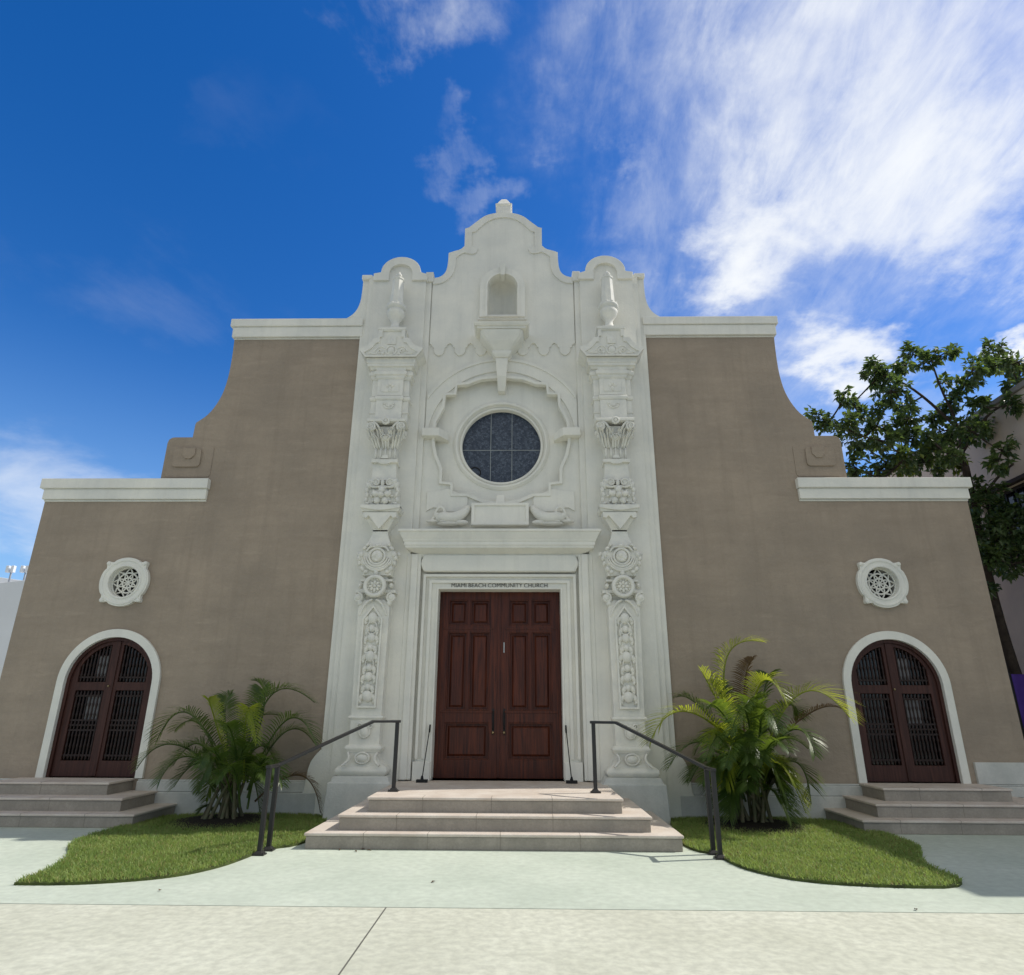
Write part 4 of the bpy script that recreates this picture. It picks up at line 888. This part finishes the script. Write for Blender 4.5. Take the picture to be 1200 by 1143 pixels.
for pl_ in main:
    ps = [Vector(p) for p in smooth([tuple(p) for p in pl_],2)]
    br_.tube(ps,[.034*(1-.75*i/len(ps))+.008 for i in range(len(ps))],6); nodes += ps
nodes += trs[len(trs)//3:]
cents = []
for (x_,y_,r_) in CL:
    px,py = 900+x_/3.463, 390+y_/3.463
    Yc = 2.6+rnd.uniform(-.9,1.1)
    if y_ > 600: Yc = 2.6+rnd.uniform(-.5,.6)
    cents.append((at(px,py,Yc), r_/3.463/52, y_))
leafs = {0:MB(),1:MB()}
def leaf(mb,p,d,up,l_,w_):
    s_ = d.cross(up).normalized(); n_ = s_.cross(d).normalized()
    f_ = .25*w_
    mb.add([p, p+d*l_*.45+s_*w_*.5+n_*f_, p+d*l_*.45, p+d*l_*.45-s_*w_*.5+n_*f_, p+d*l_*.95-n_*l_*.12, ],[(0,1,2),(0,2,3),(1,4,2),(2,4,3)])
yl = {(760,540),(640,485),(545,555)}
for (c_,r_,y_),(x0_,y0_,_) in sorted(zip(cents,CL), key=lambda z: min((z[0][0]-n).length for n in nodes[:60])):
    nn = min(nodes,key=lambda n:(n-c_).length+.3*max(0,n.z-c_.z))
    mid = nn.lerp(c_,.5)+Vector((rnd.uniform(-.08,.08),rnd.uniform(-.08,.08),-.06))
    ps = [Vector(p) for p in smooth([tuple(nn),tuple(mid),tuple(c_)],2)]
    br_.tube(ps,[.02*(1-.6*i/len(ps))+.004 for i in range(len(ps))],5); nodes.append(c_); nodes.append(mid)
    cnt = int(105*(r_/.23)**2)+22
    twigs = []
    for _ in range(max(5,cnt//9)):
        v = Vector((rnd.gauss(0,1),rnd.gauss(0,1),rnd.gauss(0,.85))).normalized()*r_*rnd.uniform(.35,1.2)
        twigs.append(c_+v); br_.tube([c_,c_+v*.5+Vector((0,0,.02)),c_+v],[.006,.005,.003],4)
    for _ in range(cnt):
        tw = rnd.choice(twigs); base_ = tw+Vector((rnd.gauss(0,.035),rnd.gauss(0,.035),rnd.gauss(0,.035)))
        d_ = ((base_-c_).normalized()*.6+Vector((rnd.gauss(0,.6),rnd.gauss(0,.6),rnd.gauss(-.25,.45)))).normalized()
        u_ = Vector((rnd.gauss(0,.35),rnd.gauss(0,.35),1)).normalized()
        leaf(leafs[1 if ((x0_,y0_) in yl or rnd.random()<.03) else 0],base_,d_,u_,rnd.uniform(.13,.22),rnd.uniform(.075,.115))
part(br_,'branch',BARK,tree,0)
leafs[0].build('crown',LEAF,tree,0,recalc=False)
leafs[1].build('young_leaves',LEAFY,tree,0,recalc=False)['label'] = 'pale yellow green young leaves'

# ------------------------------------------------------------------ neighbours
nbr = thing('house', 'grey beige stucco building with dark barred window right of the church', 'building', (14,3,0))
wl_ = MB()
YF, YB, ZT = -3.0, 9.0, 8.75
wl_.loft([[(12.0,y,z) for y,z in ((YF,0),(YF,ZT),(2.2,ZT),(YB,ZT),(YB,0))],[(12.35,y,z) for y,z in ((YF,0),(YF,ZT),(2.2,ZT),(YB,ZT),(YB,0))]]) if False else None
def xwall(outline, holes, x0, x1):
    m_ = MB().prism(outline, x0, x1, holes); m_.v = [(y_, x_, z_) for x_, y_, z_ in m_.v]; return m_
win = [(1.0,4.9),(4.15,4.9),(4.15,6.72),(1.0,6.72)]; dark = [(4.55,0.01),(6.6,.01),(6.6,4.3),(4.55,4.3)]
part(xwall([(YF,0),(YB,0),(YB,ZT),(YF,ZT)],[win,dark],12.0,12.4),'wall',NEIGH,nbr,.02)
part(MB().box(12.36,22,YF,YB,0,ZT-.05),'wall',NEIGH,nbr,0)
part(MB().box(11.94,12.5,YF-.05,YB,ZT,ZT+.14),'coping',mat('grey_coping',(.30,.28,.26),.8),nbr,.02)
wf = MB().box(12.1,12.16,1.0,4.15,6.64,6.72).box(12.1,12.16,1.0,4.15,4.9,4.98)
for i in range(10): wf.box(12.1,12.15,1.0+i*.345,1.035+i*.345,4.98,6.64)
for z_ in (5.5,6.1): wf.box(12.11,12.14,1.0,4.15,z_,z_+.03)
wnd = part(wf,'window',BLACK,nbr,0)
part(MB().box(12.22,12.24,1.0,4.15,4.9,6.72),'pane',glass_mat('window_pane',(.012,.016,.03),.08,.6),wnd,0)
part(MB().box(12.3,12.32,4.5,6.65,0,4.35),'doorway',BLACK,nbr,0)
part(MB().box(11.86,12.0,.9,4.25,6.72,6.82),'lintel',mat('dark_brown_trim',(.05,.035,.03),.7),nbr,.01)
bn = thing('banner', 'purple cloth banner on poles in the gap right of the church', 'banner', (11.0,2.6,0))
bm_ = MB().loft([[(10.58+.9*u+.0,2.55+.25*u+.02*math.sin(u*9),z) for u in [i/10 for i in range(11)]] for z in (1.35,1.7,2.05,2.40)],False,True,closed=False)
ob = part(bm_,'cloth',PURPLE,bn,0); sm_ = ob.modifiers.new('thick','SOLIDIFY'); sm_.thickness = .012
for u in (0,1): part(MB().tube([(10.58+.9*u,2.57+.25*u,0),(10.58+.9*u,2.57+.25*u,2.44)],.02,8),'pole',BLACK,bn,0)
lb_ = thing('house', 'plain white flat roofed building left behind the church', 'building', (-34,27,0))
part(MB().loft([[(x_,y_,z_) for x_,z_ in ((-48,0),(-25,0),(-25,9.1),(-29.6,8.55),(-48,8.0))] for y_ in (25,40)]),'wall',OFFW,lb_,.03)
part(MB().loft([[(x_,y_,z_) for x_,z_ in ((-48,8.05),(-29.6,8.6),(-29.2,8.95),(-31.5,9.25),(-48,9.0))] for y_ in (27,38)]),'roof',OFFW,lb_,.03)
for k_,(px,py) in enumerate(((14,668),(31,668))):
    b_ = at(px,py,25.6); fl_ = MB().tube([(b_.x,b_.y,8.5),(b_.x,b_.y,b_.z)],.05,6)
    pm = part(fl_,'pole',mat('grey_pole',(.4,.42,.45),.5),lb_,0)
    hd = MB()
    for j in range(2): hd.loft([[(b_.x+dx+j*.3-.15,b_.y-.1+dy,z) for dx,dy in ((-.09,-.1),(.09,-.1),(.09,.1),(-.09,.1))] for z in (b_.z-.18,b_.z+.22)])
    part(hd,'floodlight',mat('white_lamp_housing',(.85,.87,.9),.4),pm,.02)
ho = thing('house', 'low distant pale roofed house seen through the tree leaves', 'building', (19,24,0))
part(MB().box(14.5,27,24,34,0,12.2),'wall',OFFW,ho,0); part(MB().loft([[(14.2,23.6,12.2),(27.3,23.6,12.2),(27.3,34.4,12.2),(14.2,34.4,12.2)],[(16,27,13.6),(26,27,13.6),(26,31,13.6),(16,31,13.6)]]),'roof',mat('pale_roof',(.5,.5,.5),.8),ho,0)

# ------------------------------------------------------------------ fallen leaves
for i,(px,py) in enumerate(((416,998),(423,996.5),(430,997),(1075,1068),(186,1045),(510,1034),(398,996))):
    d = pixdir(px,py); p = CAM+d*(-1.6/d.z)
    rr_ = random.Random(i); mb = MB(); a = rr_.uniform(0,6.28); dv = Vector((math.cos(a),math.sin(a),0)); l_ = rr_.uniform(.03,.065)
    leaf(mb,Vector((p.x,p.y,.012)),dv,Vector((.1,.2,1)).normalized(),l_,.025)
    ob = mb.build('fallen_leaf',FRONDD,None,0,recalc=False); sm_ = ob.modifiers.new('thick','SOLIDIFY'); sm_.thickness = .004
    tag(ob,'small dry brown leaf lying on the pale concrete','leaf','dry leaves on the concrete')
